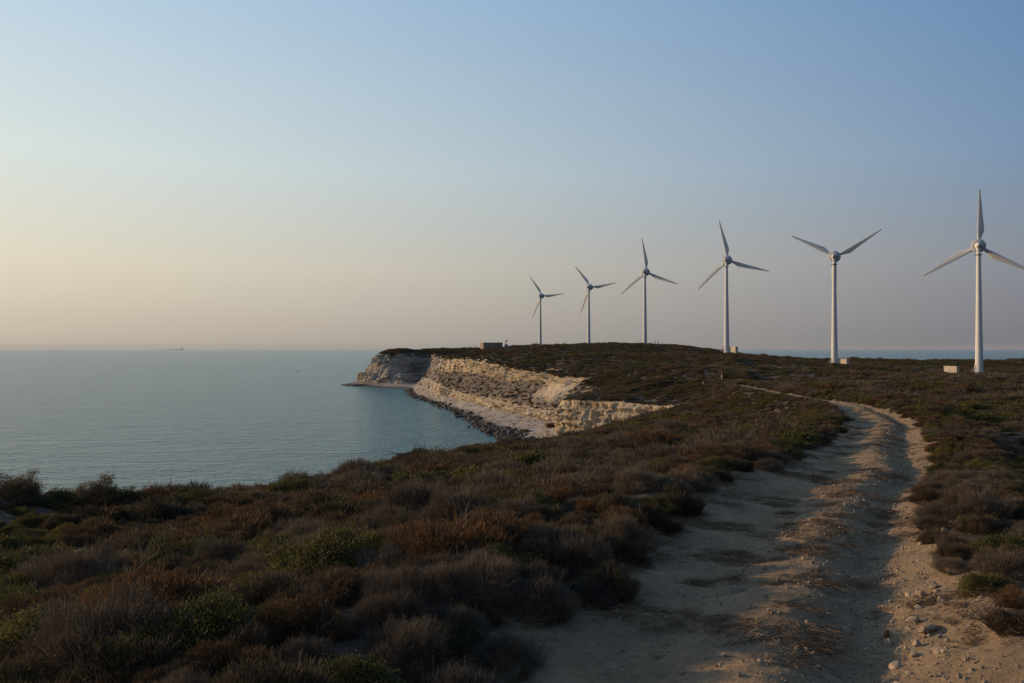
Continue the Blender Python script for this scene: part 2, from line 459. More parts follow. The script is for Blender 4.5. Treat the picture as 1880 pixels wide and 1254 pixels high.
def zland(x, y, detail=True):
    x = np.asarray(x, float).ravel(); y = np.asarray(y, float).ravel()
    z = rbf(x, y)
    r = np.hypot(x, y)
    lat, tz = track_rel(x, y)
    al = np.abs(lat)
    w = 1 - sstep(2.0, 4.6, al)
    off = 1 - sstep(1.5, 3.0, al)
    big = fbm(x / 34, y / 34, 3, 3) * 2.4 * sstep(12, 60, r)
    med = fbm(x / 5.5, y / 5.5, 5, 3) * 0.85 * sstep(5, 18, r)
    z = z + (big + med) * (1 - off) * (1 - w)
    if detail:
        # two ruts, a hump between them, banks at both sides
        wob = fbm(y / 6.0, x * 0 + 2, 9, 2) * 0.5
        l = lat + wob
        prof = (-0.11 * np.exp(-((l - 0.85) / 0.30) ** 2) - 0.07 * np.exp(-((l + 0.62) / 0.42) ** 2)
                + 0.055 * np.exp(-((l - 0.18) / 0.40) ** 2)
                + 0.20 * sstep(1.15, 2.1, l) + 0.22 * sstep(1.2, 2.5, -l))
        ripple = fbm(x / 0.9, y / 0.5, 17, 5, 0.62) * 0.12 + fbm(x / 2.4, y / 1.1, 23, 3) * 0.12 + fbm(x / .24, y / .17, 27, 3) * 0.035
        z = z * (1 - w) + (tz + prof + ripple) * w
        z = z + fbm(x / 0.5, y / 0.5, 31, 3) * 0.05 * (1 - w)
    else:
        z = z * (1 - w) + tz * w
    return z

def ground_at(px, py, rmax=700):
    """walk the view ray of a photo pixel down to the terrain (used to find where things stand)"""
    d = np.geomspace(2.5, rmax, 1500)
    x = (px - 940) / F * d; zr = H - (py - LEVEL) / F * d
    g = zland(x, d, False)
    k = np.nonzero(zr <= g)[0]
    k = k[0] if len(k) else len(d) - 1
    return x[k], d[k], g[k]

# ------------------------------------------------------------------ coast strip
NPER = 46
L = [catmull([s[k] for s in ST], NPER) for k in range(5)]
NS = len(L[0]); su = np.arange(NS) / NPER            # station coordinate
arc = np.r_[0, np.cumsum(np.hypot(*np.diff(L[2][:, :2], axis=0).T))]
def unit(v): return v / np.maximum(np.linalg.norm(v, axis=1, keepdims=True), 1e-6)
outw = L[3] - L[0]; outw[:, 2] = 0; outw = unit(outw)
# break the edges up: coves and buttresses
w1 = fbm(arc / 16, arc * 0 + 1.3, 41, 4, 0.6) * 5.0; w2 = fbm(arc / 9, arc * 0 + 4.3, 43, 4, 0.6) * 4.0; w3 = fbm(arc / 12, arc * 0 + 7.1, 47, 4) * 4.0
fade = sstep(17.0, 15.5, su) * 0.9 + 0.1
near_flat = sstep(10.9, 11.5, su)
L[0] = L[0] + outw * (w1 * fade * (1 - near_flat))[:, None]; L[1] = L[1] + outw * (w1 * fade * (1 - near_flat))[:, None]
L[2] = L[2] + outw * (w2 * fade * (0.35 + 0.65 * (1 - near_flat)))[:, None]; L[3] = L[3] + outw * (w2 * fade * (0.35 + 0.65 * (1 - near_flat)))[:, None]
L[4] = L[4] + outw * (w3 * fade)[:, None]
inl = L[0] - outw * 5.0
inl[:, 2] = zland(inl[:, 0], inl[:, 1]) + 0.02
L0 = L[0].copy(); L0[:, 2] += fbm(arc / 5, arc * 0 + 3, 51, 4, .6) * 2.4
sea_l = L[4] + outw * 8.0; sea_l[:, 2] = -3.0
lines = [inl, L0, L[1], L[2], L[3], L[4], sea_l]
cnt = [6, 22, 26, 18, 34, 6]
rows, zone = [], []
for k, n in enumerate(cnt):
    for t in np.linspace(0, 1, n, endpoint=(k == len(cnt) - 1)):
        tt = t
        if k == 1: tt = t ** 1.15
        rows.append(lines[k] * (1 - tt) + lines[k + 1] * tt); zone.append(k + t)
G = np.array(rows)                                   # rows x NS x 3
zn = np.array(zone)[:, None] * np.ones(NS)[None]
X, Y, Z = G[..., 0], G[..., 1], G[..., 2]
cl = ((zn >= 1) & (zn < 2)) | ((zn >= 3) & (zn < 4))
edge = np.minimum(sstep(0.9, 1.25, zn), 1)
isup = sstep(1.0, 1.2, zn) * (1 - sstep(1.85, 2.1, zn)); islo = sstep(2.9, 3.15, zn) * (1 - sstep(3.85, 4.05, zn)); ista = sstep(1.85, 2.05, zn) * (1 - sstep(2.85, 3.05, zn))
isbe = sstep(3.95, 4.1, zn)
cap = sstep(17, 16, su)[None]
strata = fbm3(X / 7, Y / 7, Z / 0.9, 61, 4, 0.6); lumps = fbm3(X / 5, Y / 5, Z / 4, 67, 5, 0.55)
butt = np.abs(fbm3(X / 7, Y / 7, Z / 18, 71, 4)) * -4.6 - np.abs(fbm3(X / 2.4, Y / 2.4, Z / 3.2, 77, 4, .6)) * (3.2 - 1.0 * near_flat[None]) + .5
ledge = ((Z / 1.7 + lumps * 1.5 + strata * .5) % 1.0 - .5) * 1.1
gr0 = (sstep(2.0, 3.0, su) * (1 - sstep(6.4, 7.2, su)))[None]
disp = (isup + islo) * (strata * 1.8 + lumps * (3.4 + 4.5 * gr0) + butt * 1.6 + ledge + 0.8) * cap * (1 - near_flat[None] * isup) + ista * lumps * 2.2 * cap
G[..., 0] += disp * outw[None, :, 0]; G[..., 1] += disp * outw[None, :, 1]
gul = -np.abs(fbm(arc[None] / 5 + zn * 0, zn * 0.6, 73, 3)) * 2.6
G[..., 2] += (ista * (lumps * 1.6 + gul + 0.5) * cap + isbe * (1 - sstep(4.7, 5.1, zn)) * fbm(X / 4, Y / 4, 79, 4) * 0.7)
gr = (sstep(2.0, 3.0, su) * (1 - sstep(6.4, 7.2, su)))[None] * np.ones_like(zn)
scr = (sstep(9.9, 10.5, su) * (1 - sstep(10.75, 11.2, su)))[None] * sstep(1.0, 1.3, zn) * (1 - sstep(2.3, 2.9, zn))
toptal = sstep(1.0, 0.85, zn) * 1.0
talw = np.clip(ista * (1 - 0.5 * gr) + toptal + near_flat[None] * isup * 1.2, 0, 1)
talw = np.clip(talw + gr * (isup + ista) * sstep(.03, .16, fbm3(X / 9, Y / 9, Z / 2.2, 97, 4)) * .9, 0, 1)
nr = len(zone); idx = np.arange(nr * NS).reshape(nr, NS)
def strip(r0, r1):
    q = np.stack([idx[r0:r1, :-1], idx[r0:r1, 1:], idx[r0 + 1:r1 + 1, 1:], idx[r0 + 1:r1 + 1, :-1]], -1).reshape(-1, 4)
    u, inv = np.unique(q, return_inverse=True)
    return u, inv.reshape(-1, 4)
rb = sum(cnt[:4])
u, q = strip(0, rb)
cliff = obj('cliff', np_mesh('cliff', G.reshape(-1, 3)[u], q, {'talus': talw.ravel()[u], 'scree': scr.ravel()[u], 'grey': gr.ravel()[u]}, False), M['cliff'])
tag(cliff, 'pale layered limestone cliffs along the bay', kind='structure')
u, q = strip(rb, nr - 1)
wet = sstep(4.55, 4.9, zn) + 0.5 * (sstep(2.0, 2.5, su) * (1 - sstep(3.4, 3.8, su)))[None] * isbe
beach = obj('beach', np_mesh('beach', G.reshape(-1, 3)[u], q, {'wet': np.clip(wet, 0, 1).ravel()[u]}, True), M['beach'])
tag(beach, 'pale pebble beach below the cliffs', kind='structure')
GW = G

# ------------------------------------------------------------------ land sheet
az = np.r_[np.arange(-180, -44, 3.0), np.arange(-44, 40.01, 0.1), np.arange(42, 180.1, 3.0)]
rr = np.geomspace(0.7, 820, 560)
A_, R_ = np.meshgrid(np.radians(az), rr)
lx, ly = (R_ * np.sin(A_)).ravel(), (R_ * np.cos(A_)).ravel()
lz = zland(lx, ly)
lat, _ = track_rel(lx, ly)
rad = np.hypot(lx, ly)
hw = 1.55 - 0.25 * sstep(20, 70, rad) - 0.2 * sstep(70, 140, rad)
edgen = fbm(lx / 1.3, ly / 1.3, 83, 3) * 1.5
hw = hw + .12 * (1 - sstep(7, 11, rad))
wl = 1 - sstep(hw - 0.1, hw + 0.30, np.abs(lat) + edgen * 0.55 - (lat < 0) * 0.15)
wl = wl * (1 - sstep(120, 175, rad))
patch = sstep(0.13, 0.22, fbm(lx / 7, ly / 4.0, 89, 4)) * 0.5 * sstep(12, 30, rad)
PALE = []
for a, b, w_ in [((963,668),(986,663),1.2), ((1008,679),(1042,690),1.6), ((1064,695),(1095,699),1.2), ((1128,711),(1150,711),.7), ((1274,706),(1290,706),.6), 
                 ((1420,672),(1470,680),1.5), ((1475,672),(1530,678),1.6), ((1290,683),(1300,684),.6), ((885,655),(905,660),1.0), ((1640,705),(1660,707),.6), ((60,1022),(140,1030),.9), ((160,1040),(95,1012),.5), ((1750,712),(1765,712),.5), ((1345,653),(1380,655),1.5)]:
    p, q2 = ground_at(*a), ground_at(*b)
    PALE.append((p[:2], q2[:2], w_))
def pale_mask(x, y):
    m = np.zeros(len(x))
    for a, b, w_ in PALE:
        dx, dy = b[0] - a[0], b[1] - a[1]; L2 = dx * dx + dy * dy + 1e-6
        t = np.clip(((x - a[0]) * dx + (y - a[1]) * dy) / L2, 0, 1)
        d = np.hypot(x - a[0] - t * dx, y - a[1] - t * dy)
        m = np.maximum(m, 1 - sstep(w_ * 0.6, w_ * 1.3, d))
    return m
sand = np.clip(np.maximum(np.maximum(wl, patch), pale_mask(lx, ly)), 0, 1)
nR, nA = len(rr), len(az)
ii = np.arange(nR * nA).reshape(nR, nA)
q = np.stack([ii[:-1, :-1], ii[:-1, 1:], ii[1:, 1:], ii[1:, :-1]], -1).reshape(-1, 4)
# drop the faces that the coast strip replaces and those far under the sea
poly = np.vstack([L0[:, :2] - outw[:, :2] * 2.0, sea_l[::-1, :2]])
def inside(x, y, P):
    c = np.zeros(len(x), bool); j = len(P) - 1
    for i in range(len(P)):
        xi, yi, xj, yj = P[i, 0], P[i, 1], P[j, 0], P[j, 1]
        if yi != yj:
            m = ((yi > y) != (yj > y))
            c ^= m & (x < (xj - xi) * (y - yi) / (yj - yi) + xi)
        j = i
    return c
polyc = poly[::4]
qx, qy, qz = lx[q].mean(1), ly[q].mean(1), lz[q].max(1)
cand = (qy > 115) & (qx < 70) & (qx > -140)
ins = np.zeros(len(q), bool); ins[cand] = inside(qx[cand], qy[cand], polyc)
keep = (~ins) & (qz > -2.5)
q = q[keep]
u, inv = np.unique(q, return_inverse=True)
land = obj('ground', np_mesh('ground', np.c_[lx, ly, lz][u], inv.reshape(-1, 4)[:, ::-1], {'sand': sand[u]}, True), M['land'])
tag(land, 'scrubby headland with a sandy track', kind='structure')

# ------------------------------------------------------------------ sea
rs = np.r_[0, np.geomspace(20, 24000, 90)]; na = 128
V = [(0, 0, 0)]
for r_ in rs[1:]:
    for k in range(na): V.append((r_ * math.sin(2 * math.pi * k / na), r_ * math.cos(2 * math.pi * k / na), 0))
Fq = []
for i in range(1, len(rs) - 1):
    for k in range(na):
        a = 1 + (i - 1) * na; b = a + na; k2 = (k + 1) % na
        Fq.append((a + k, b + k, b + k2, a + k2))
me = np_mesh('sea', V, Fq, None, True)
tag(obj('sea', me, M['sea']), 'calm grey green sea reaching the horizon', kind='structure')

# ------------------------------------------------------------------ shrub meshes
def blades(P, D, w, tipw=0.25, side=None):
    n = len(P)
    if side is None:
        side = np.cross(D, rng.normal(size=(n, 3)))
    side = unit(side) * np.asarray(w).reshape(-1, 1) * 0.5
    V = np.stack([P - side, P + side, P + D + side * tipw, P + D - side * tipw], 1).reshape(-1, 3)
    Fc = np.arange(n * 4).reshape(n, 4)
    tip = np.tile([0, 0, 1, 1], n).astype(float)
    return V, Fc, tip

def lump_dirs(seed, n):
    r = np.random.default_rng(seed)
    d = r.normal(size=(n, 3)); d[:, 2] = np.abs(d[:, 2])
    return unit(d), r

def lump(u, seed, k=18, a=0.48):
    d, r = lump_dirs(seed, k)
    v = np.full(len(u), 0.62)
    for i in range(k):
        v = np.maximum(v, 0.62 + a * r.uniform(0.5, 1.1) * np.exp(-((1 - u @ d[i]) / r.uniform(.03, .09))))
    return v

def dome_dirs(n, r):
    u = r.normal(size=(n, 3)); u[:, 2] = np.abs(u[:, 2]) * 0.95 - 0.08
    return unit(u)

def thorny_mesh(name, seed, n, w, ln, mat, h=0.72):
    r = np.random.default_rng(seed)
    u = dome_dirs(n, r); lf = lump(u, seed)
    S = u * lf[:, None] * np.array([1, 1, h])
    depth = r.uniform(0.55, 1.0, n) ** 0.7
    P = S * depth[:, None]
    d = unit(u * 0.75 + np.array([0, 0, 0.55]) + r.normal(size=(n, 3)) * 0.38)
    lg = np.where(r.random(n) < .02, r.uniform(1.8, 3.4, n), 1.0)
    D = d * (ln * lg * r.uniform(0.5, 1.35, n))[:, None]
    V, Fc, tip = blades(P, D, w * r.uniform(0.6, 1.4, n), 0.3)
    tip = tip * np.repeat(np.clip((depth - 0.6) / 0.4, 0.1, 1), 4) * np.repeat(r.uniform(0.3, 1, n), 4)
    me = np_mesh(name, V, Fc, {'tip': tip}); me.materials.append(mat)
    return me

def leafy_mesh(name, seed, nc, nl, size, mat, h=0.75, tall=False):
    r = np.random.default_rng(seed)
    u = dome_dirs(nc, r); lf = lump(u, seed, 8, 0.5)
    if tall:
        lf = lf * r.uniform(0.6, 1.25, nc)
    C = u * lf[:, None] * np.array([1, 1, h]) * r.uniform(0.72, 1, nc)[:, None]
    P = np.repeat(C, nl, 0); U = np.repeat(u, nl, 0); n = len(P)
    P = P + r.normal(size=(n, 3)) * 0.085 * np.array([1, 1, 0.8]) + U * 0.03
    d = unit(U * 0.7 + np.array([0, 0, 0.45]) + r.normal(size=(n, 3)) * 0.6)
    D = d * (size * r.uniform(0.6, 1.4, n))[:, None]
    V, Fc, tip = blades(P, D, size * 0.55 * r.uniform(0.7, 1.3, n), 0.5)
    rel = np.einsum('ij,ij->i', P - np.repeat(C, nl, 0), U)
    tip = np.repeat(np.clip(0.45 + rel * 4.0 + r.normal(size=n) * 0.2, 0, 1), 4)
    me = np_mesh(name, V, Fc, {'tip': tip}); me.materials.append(mat)
    return me

def twig_mesh(name, seed, mat, levels=4, n0=7, spread=0.55, thick=0.02, length=0.5, sides=4, up=0.6):
    r = random.Random(seed)
    bm = bmesh.new()
    def grow(p, d, l, t, lv):
        segs = 2
        for s in range(segs):
            d = (d + Vector((r.gauss(0, .16), r.gauss(0, .16), r.gauss(0, .10)))).normalized()
            q_ = p + d * l / segs
            bar(bm, p, q_, t, t * 0.8, sides); p = q_; t *= 0.8
        if lv <= 0: return
        for k in range(r.choice((2, 2, 3))):
            e = (d + Vector((r.gauss(0, spread), r.gauss(0, spread), r.gauss(0.08, spread * .7)))).normalized()
            grow(p, e, l * r.uniform(.55, .85), t * 0.75, lv - 1)
    for k in range(n0):
        a = 2 * math.pi * (k + r.random()) / n0
        grow(Vector((0.05 * math.cos(a), 0.05 * math.sin(a), 0)), Vector((math.cos(a) * .8, math.sin(a) * .8, up + r.random() * .5)).normalized(), length * r.uniform(.6, 1), thick, levels - 1)
    me = bpy.data.meshes.new(name); bm.to_mesh(me); bm.free(); me.materials.append(mat)
    return me

NEAR = {'rust': [], 'brown': [], 'grey': [], 'green': [], 'tall': []}
MID = {k: [] for k in NEAR}; FAR = {k: [] for k in NEAR}
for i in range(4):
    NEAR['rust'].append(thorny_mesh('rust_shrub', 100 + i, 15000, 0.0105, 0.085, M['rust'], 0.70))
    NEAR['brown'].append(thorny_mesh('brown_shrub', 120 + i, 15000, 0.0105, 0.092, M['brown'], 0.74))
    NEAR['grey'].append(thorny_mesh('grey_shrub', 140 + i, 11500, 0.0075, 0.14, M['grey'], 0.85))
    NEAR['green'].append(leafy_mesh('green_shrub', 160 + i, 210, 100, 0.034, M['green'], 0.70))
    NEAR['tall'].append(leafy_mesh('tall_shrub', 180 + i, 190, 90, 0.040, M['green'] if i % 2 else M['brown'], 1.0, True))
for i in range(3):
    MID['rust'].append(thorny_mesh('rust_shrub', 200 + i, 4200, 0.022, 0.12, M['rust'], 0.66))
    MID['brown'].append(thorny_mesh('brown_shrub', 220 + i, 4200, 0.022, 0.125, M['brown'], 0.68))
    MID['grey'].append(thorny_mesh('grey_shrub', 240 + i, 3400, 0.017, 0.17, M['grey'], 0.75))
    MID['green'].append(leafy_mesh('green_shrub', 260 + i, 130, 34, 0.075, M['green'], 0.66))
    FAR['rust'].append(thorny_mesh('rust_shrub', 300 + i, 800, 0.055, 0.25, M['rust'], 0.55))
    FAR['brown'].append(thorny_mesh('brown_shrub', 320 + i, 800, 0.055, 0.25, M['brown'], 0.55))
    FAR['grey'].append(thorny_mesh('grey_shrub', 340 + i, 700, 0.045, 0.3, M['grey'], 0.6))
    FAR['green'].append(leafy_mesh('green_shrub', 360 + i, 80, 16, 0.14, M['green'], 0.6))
STEMS = [twig_mesh('branches', 400 + i, M['twig'], 3, 9, 0.5, 0.022, 0.45, 3, 0.35) for i in range(3)]
DEAD = [twig_mesh('dead_branches', 420 + i, M['deadwood'], 6, 4, 0.5, 0.013, 0.36, 3, 0.7) for i in range(3)]
BARE = [twig_mesh('bare_branches', 440 + i, M['twig'], 5, 5, 0.55, 0.02, 0.42, 4, 0.5) for i in range(2)]

# ------------------------------------------------------------------ instanced stuff
SRC = bpy.data.collections
def stuff(name, label, cat, sources, pts, scl, rot, idxs):
    col = bpy.data.collections.new(name + '_sources')
    for i, me in enumerate(sources):
        o = bpy.data.objects.new('%s_%03d' % (name, i), me)
        col.objects.link(o)
    me = bpy.data.meshes.new(name)
    n = len(pts)
    me.vertices.add(n); me.vertices.foreach_set('co', np.asarray(pts, np.float32).ravel())
    a = me.attributes.new('scl', 'FLOAT_VECTOR', 'POINT'); a.data.foreach_set('vector', np.asarray(scl, np.float32).ravel())
    a = me.attributes.new('rot', 'FLOAT_VECTOR', 'POINT'); a.data.foreach_set('vector', np.asarray(rot, np.float32).ravel())
    a = me.attributes.new('idx', 'INT', 'POINT'); a.data.foreach_set('value', np.asarray(idxs, np.int32))
    o = obj(name, me)
    tag(o, label, cat, kind='stuff')
    ng = bpy.data.node_groups.new(name, 'GeometryNodeTree')
    ng.interface.new_socket('Geometry', in_out='INPUT', socket_type='NodeSocketGeometry')
    ng.interface.new_socket('Geometry', in_out='OUTPUT', socket_type='NodeSocketGeometry')
    nd = ng.nodes
    gi, go = nd.new('NodeGroupInput'), nd.new('NodeGroupOutput')
    ci = nd.new('GeometryNodeCollectionInfo'); ci.inputs[0].default_value = col
    ci.inputs['Separate Children'].default_value = True; ci.inputs['Reset Children'].default_value = True
    ip = nd.new('GeometryNodeInstanceOnPoints'); ip.inputs['Pick Instance'].default_value = True
    def na(nm, dt):
        x = nd.new('GeometryNodeInputNamedAttribute'); x.data_type = dt; x.inputs['Name'].default_value = nm
        return [s for s in x.outputs if s.enabled and s.name == 'Attribute'][0]
    ng.links.new(gi.outputs[0], ip.inputs['Points']); ng.links.new(ci.outputs[0], ip.inputs['Instance'])
    ng.links.new(na('idx', 'INT'), ip.inputs['Instance Index'])
    ng.links.new(na('rot', 'FLOAT_VECTOR'), ip.inputs['Rotation']); ng.links.new(na('scl', 'FLOAT_VECTOR'), ip.inputs['Scale'])
    ng.links.new(ip.outputs[0], go.inputs[0])
    md = o.modifiers.new('scatter', 'NODES'); md.node_group = ng
    return o

# ------------------------------------------------------------------ scatter shrubs
def jitter_ring(r0, r1, cell, amin=-60, amax=44):
    n = int((R(amax - amin)) * (r1 * r1 - r0 * r0) / 2 / (cell * cell))
    r_ = np.sqrt(rng.uniform(r0 * r0, r1 * r1, n)); a = np.radians(rng.uniform(amin, amax, n))
    return r_ * np.sin(a), r_ * np.cos(a)

def poisson(x, y, rad_):
    """greedy thinning on a grid hash"""
    keepi = []; grid = {}; c = max(rad_)
    for i in range(len(x)):
        gx, gy = int(math.floor(x[i] / c)), int(math.floor(y[i] / c)); ok = True
        for a in (-1, 0, 1):
            for b in (-1, 0, 1):
                for j in grid.get((gx + a, gy + b), ()):
                    if (x[i] - x[j]) ** 2 + (y[i] - y[j]) ** 2 < (0.5 * (rad_[i] + rad_[j])) ** 2: ok = False; break
                if not ok: break
            if not ok: break
        if ok:
            keepi.append(i); grid.setdefault((gx, gy), []).append(i)
    return np.array(keepi, int)

def mask_ok(x, y, size):
    lat, _ = track_rel(x, y); rad_ = np.hypot(x, y)
    hw = 1.45 - 0.25 * sstep(20, 70, rad_) - 0.1 * sstep(70, 140, rad_)
    hw = hw + np.where(lat > 0, .20, -.02) * (1 - sstep(7, 11, rad_))
    ed = fbm(x / 1.3, y / 1.3, 83, 3) * 0.9
    ok = (np.abs(lat) + ed * (lat < 0) - size * 0.5 > hw) | (rad_ > 165)
    ok &= pale_mask(x, y) < 0.4
    ok &= ~((np.abs(x) < 1.5 + size) & (y < 3.2))
    return ok

sx, sy, ss = [], [], []
# large shrubs first, then smaller ones in the gaps
for r0, r1, cell, lo, hi in [(2.6, 12, 1.0, .38, .62), (2.6, 12, .30, .22, .42), (12, 24, 1.1, .48, .80), (12, 24, .42, .26, .50), (24, 60, 1.4, .60, 1.05), (24, 60, .62, .35, .62), (60, 140, 1.5, .60, 1.10), (60, 140, 1.0, .45, .7), (48, 140, .62, .28, .5)]:
    x, y = jitter_ring(r0, r1, cell)
    sx.append(x); sy.append(y); ss.append(rng.uniform(lo, hi, len(x)))
# beyond the frame to the left, for their shade
x, y = jitter_ring(3, 26, 0.8, -120, -60); sx.append(x); sy.append(y); ss.append(rng.uniform(.4, .7, len(x)))
sx, sy, ss = map(np.concatenate, (sx, sy, ss))
_l, _ = track_rel(sx, sy); ss = np.where((_l < 0) & (_l > -3.4) & (np.hypot(sx, sy) < 26), np.minimum(ss, rng.uniform(.24, .44, len(ss))), ss)
_r = np.hypot(sx, sy); ss = np.where((_l < 0) & (_l > -9) & (_r > 30) & (_r < 115), np.minimum(ss, rng.uniform(.28, .46, len(ss))), ss)
ss = np.where((_l > 0) & (_r < 45), np.minimum(ss, rng.uniform(.22, .46, len(ss))), ss)
order = np.argsort(-ss + rng.uniform(0, .15, len(ss)))
sx, sy, ss = sx[order], sy[order], ss[order]
ok = mask_ok(sx, sy, ss); sx, sy, ss = sx[ok], sy[ok], ss[ok]

# shrubs singled out in the photograph: pixel, kind, radius, height factor, label
SPECIAL = [
 (600,1062,'green',.72,.95,'large dark olive green leafy shrub in the middle of the left slope'),
 (690,1040,'green',.45,.8,'dark green leafy shrub touching the right side of the largest olive shrub'),
 (640,950,'green',.9,.75,'wide yellow green cushion shrub halfway up the left slope'),
 (440,1045,'green',.42,.9,'small round green shrub left of the largest olive shrub'),
 (1385,806,'green',1.7,.5,'bright green spreading shrub left of the bend in the track'),
 (1230,770,'green',2.2,.6,'dark green mound shrub in front of the near cliff foot'),
 (1070,815,'green',2.0,.6,'dark green shrub on the crest below the near cliff corner'),
 (1845,1050,'green',.42,.9,'round dark green shrub at the right picture edge beside the track'),
 (965,955,'green',.55,.8,'small olive shrub in the middle distance below the beach boulders'),
 (1200,955,'green',.40,.8,'small green shrub at the top of the left sandy bank'),
 (1340,862,'rust',.95,.7,'rusty orange dome shrub left of the middle of the track'),
 (560,1215,'rust',.42,1.05,'rusty round thorn cushion at the bottom edge left of centre'),
 (850,1050,'rust',.85,.95,'wide russet heather mound in the centre of the left slope'),
 (1245,950,'brown',.5,.9,'brown bristly shrub overhanging the left sandy bank'),
 (1175,925,'grey',.6,.8,'grey brown wispy shrub behind the left sandy bank'),
 (300,1130,'rust',.85,.75,'broad orange topped cushion shrub on the lower left slope'),
 (30,915,'tall',.9,.95,'dark tall shrub at the left picture edge against the sea'),
 (115,925,'tall',.75,.75,'dark leafy shrub second from the left edge against the sea'),
 (190,925,'tall',.75,1.2,'upright dark shrub with ragged top against the sea on the left'),
 (240,930,'tall',.6,1.15,'dark ragged shrub right of the tallest shrub against the sea'),
 (300,935,'tall',.6,.8,'dark leafy shrub with open sprigs against the sea'),
 (360,925,'tall',.9,.7,'low leafy shrub where the left bank meets the sea'),
 (455,925,'tall',.9,.7,'brown leafy shrub on the crest with sparse top against the sea'),
 (530,910,'tall',1.1,.75,'dense brown shrub on the crest against the sea left of centre'),
 (610,895,'tall',1.0,.6,'greenish shrub on the crest against the sea below the open water'),
 (690,872,'tall',1.4,.6,'brown shrub on the crest left of the bare branched shrub'),
 (820,858,'tall',1.5,.6,'dark dense shrub on the crest right of the bare branched shrub'),
 (885,838,'tall',1.3,.7,'spiky brown shrub on the crest below the big shore boulder'),
 (950,826,'green',1.4,.6,'yellowish green shrub on the crest in front of the shore boulders'),
]
spec = []
for px, py, k, r_, hf, lab in SPECIAL:
    x, y, z = ground_at(px, py)
    spec.append((x, y, r_, k, hf, lab))
for x, y, r_, k, hf, lab in spec:
    far = np.hypot(sx - x, sy - y) > r_ * 0.75 + ss * 0.35
    sx, sy, ss = sx[far], sy[far], ss[far]
kp = []
for lo, hi in ((0, 60), (60, 200)):
    m = np.nonzero((np.hypot(sx, sy) >= lo) & (np.hypot(sx, sy) < hi))[0]
    kp.append(m[poisson(sx[m], sy[m], ss[m] * 1.0)])
kp = np.concatenate(kp); _lk = track_rel(sx[kp], sy[kp])[0]; sx, sy, ss = sx[kp], sy[kp], ss[kp] * np.where(np.hypot(sx[kp], sy[kp]) < 60, np.where(_lk > 0, 1.0, 1.12), 1.0)
sz = zland(sx, sy)
good = sz > 2.0; sx, sy, ss, sz = sx[good], sy[good], ss[good], sz[good]
tone = fbm(sx / 3.2, sy / 3.2, 101, 3) + rng.normal(0, .11, len(sx))
gt = fbm(sx / 6, sy / 6, 107, 3) + rng.normal(0, .12, len(sx))
kinds = np.where(gt > .115, 'green', np.where(tone > .07, 'grey', np.where(tone > -.07, 'brown', 'rust')))
rd = np.hypot(sx, sy)
infr = (sy > 2) & (np.abs(sx / np.maximum(sy, .1)) < 0.66)
pxs = 940 + F * sx / np.maximum(sy, .1); pys = LEVEL + F * (H - sz - ss * .4) / np.maximum(sy, .1)
infr &= (pys < 1330)
score = np.where(infr, ss / np.maximum(rd, 1), -1)
big = np.argsort(-score)[:270]
isbig = np.zeros(len(sx), bool); isbig[big] = True

KN = {'rust': 'thorny_shrub', 'brown': 'heath_shrub', 'grey': 'dry_shrub', 'green': 'leafy_shrub', 'tall': 'tall_shrub'}
KW = {'rust': 'russet thorny shrub', 'brown': 'brown bristly shrub', 'grey': 'grey wispy shrub', 'green': 'olive leafy shrub', 'tall': 'dark tall ragged shrub'}
def where(px, py, y, lat):
    if lat > 0:
        if y < 7.5: return 'right of the track at the bottom corner'
        if y < 11: return 'near the right picture edge beside the track' if px > 1800 else 'on the near right verge of the track'
        if y < 18: return 'right of the track beyond the scattered stones'
        return 'right of the track towards its bend'
    row = 'at the bottom' if py > 1170 else 'on the lower slope' if py > 1060 else 'halfway upslope' if py > 960 else 'near the crest'
    if px < 220: c = 'at far left'
    elif px < 470: c = 'left of the largest olive shrub'
    elif px < 760: c = 'in line with the largest olive shrub'
    elif px < 1000: c = 'between olive shrub and sand'
    else: c = 'beside the left sandy bank'
    return row + ' ' + c
def add_shrub(kind, x, y, z, s, hf, label, group, i, parts=True):
    rz = random.uniform(0, 6.28)
    me = NEAR[kind][i % 4] if parts or kind == 'tall' else MID[kind][i % 3]
    if parts:
        t = empty(KN[kind], (x, y, z - 0.06 * s), rz, label, 'shrub', group)
        t.scale = (s, s, s * hf)
        o = obj('foliage', me, None, t)
        b = obj('branches', STEMS[i % 3], None, t)
        return t
    o = obj(KN[kind], me); o.location = (x, y, z - 0.06 * s); o.rotation_euler = (0, 0, rz); o.scale = (s, s, s * hf)
    return tag(o, label, 'shrub', group)

lats, _ = track_rel(sx, sy)
for c, i in enumerate(big):
    k = str(kinds[i]); w_ = where(pxs[i], pys[i], sy[i], lats[i])
    sz_w = ('big ' if ss[i] > .62 else 'low ' if ss[i] < .42 else '')
    lab = sz_w + KW[k] + ' ' + w_
    add_shrub(k, sx[i], sy[i], sz[i], ss[i], random.uniform(.8, 1.1), lab, sz_w + KW[k] + 's ' + w_, c, rd[i] < 16)
for c, (x, y, r_, k, hf, lab) in enumerate(spec):
    add_shrub(k, x, y, float(zland([x], [y])[0]), r_, hf, lab, None, c, True)

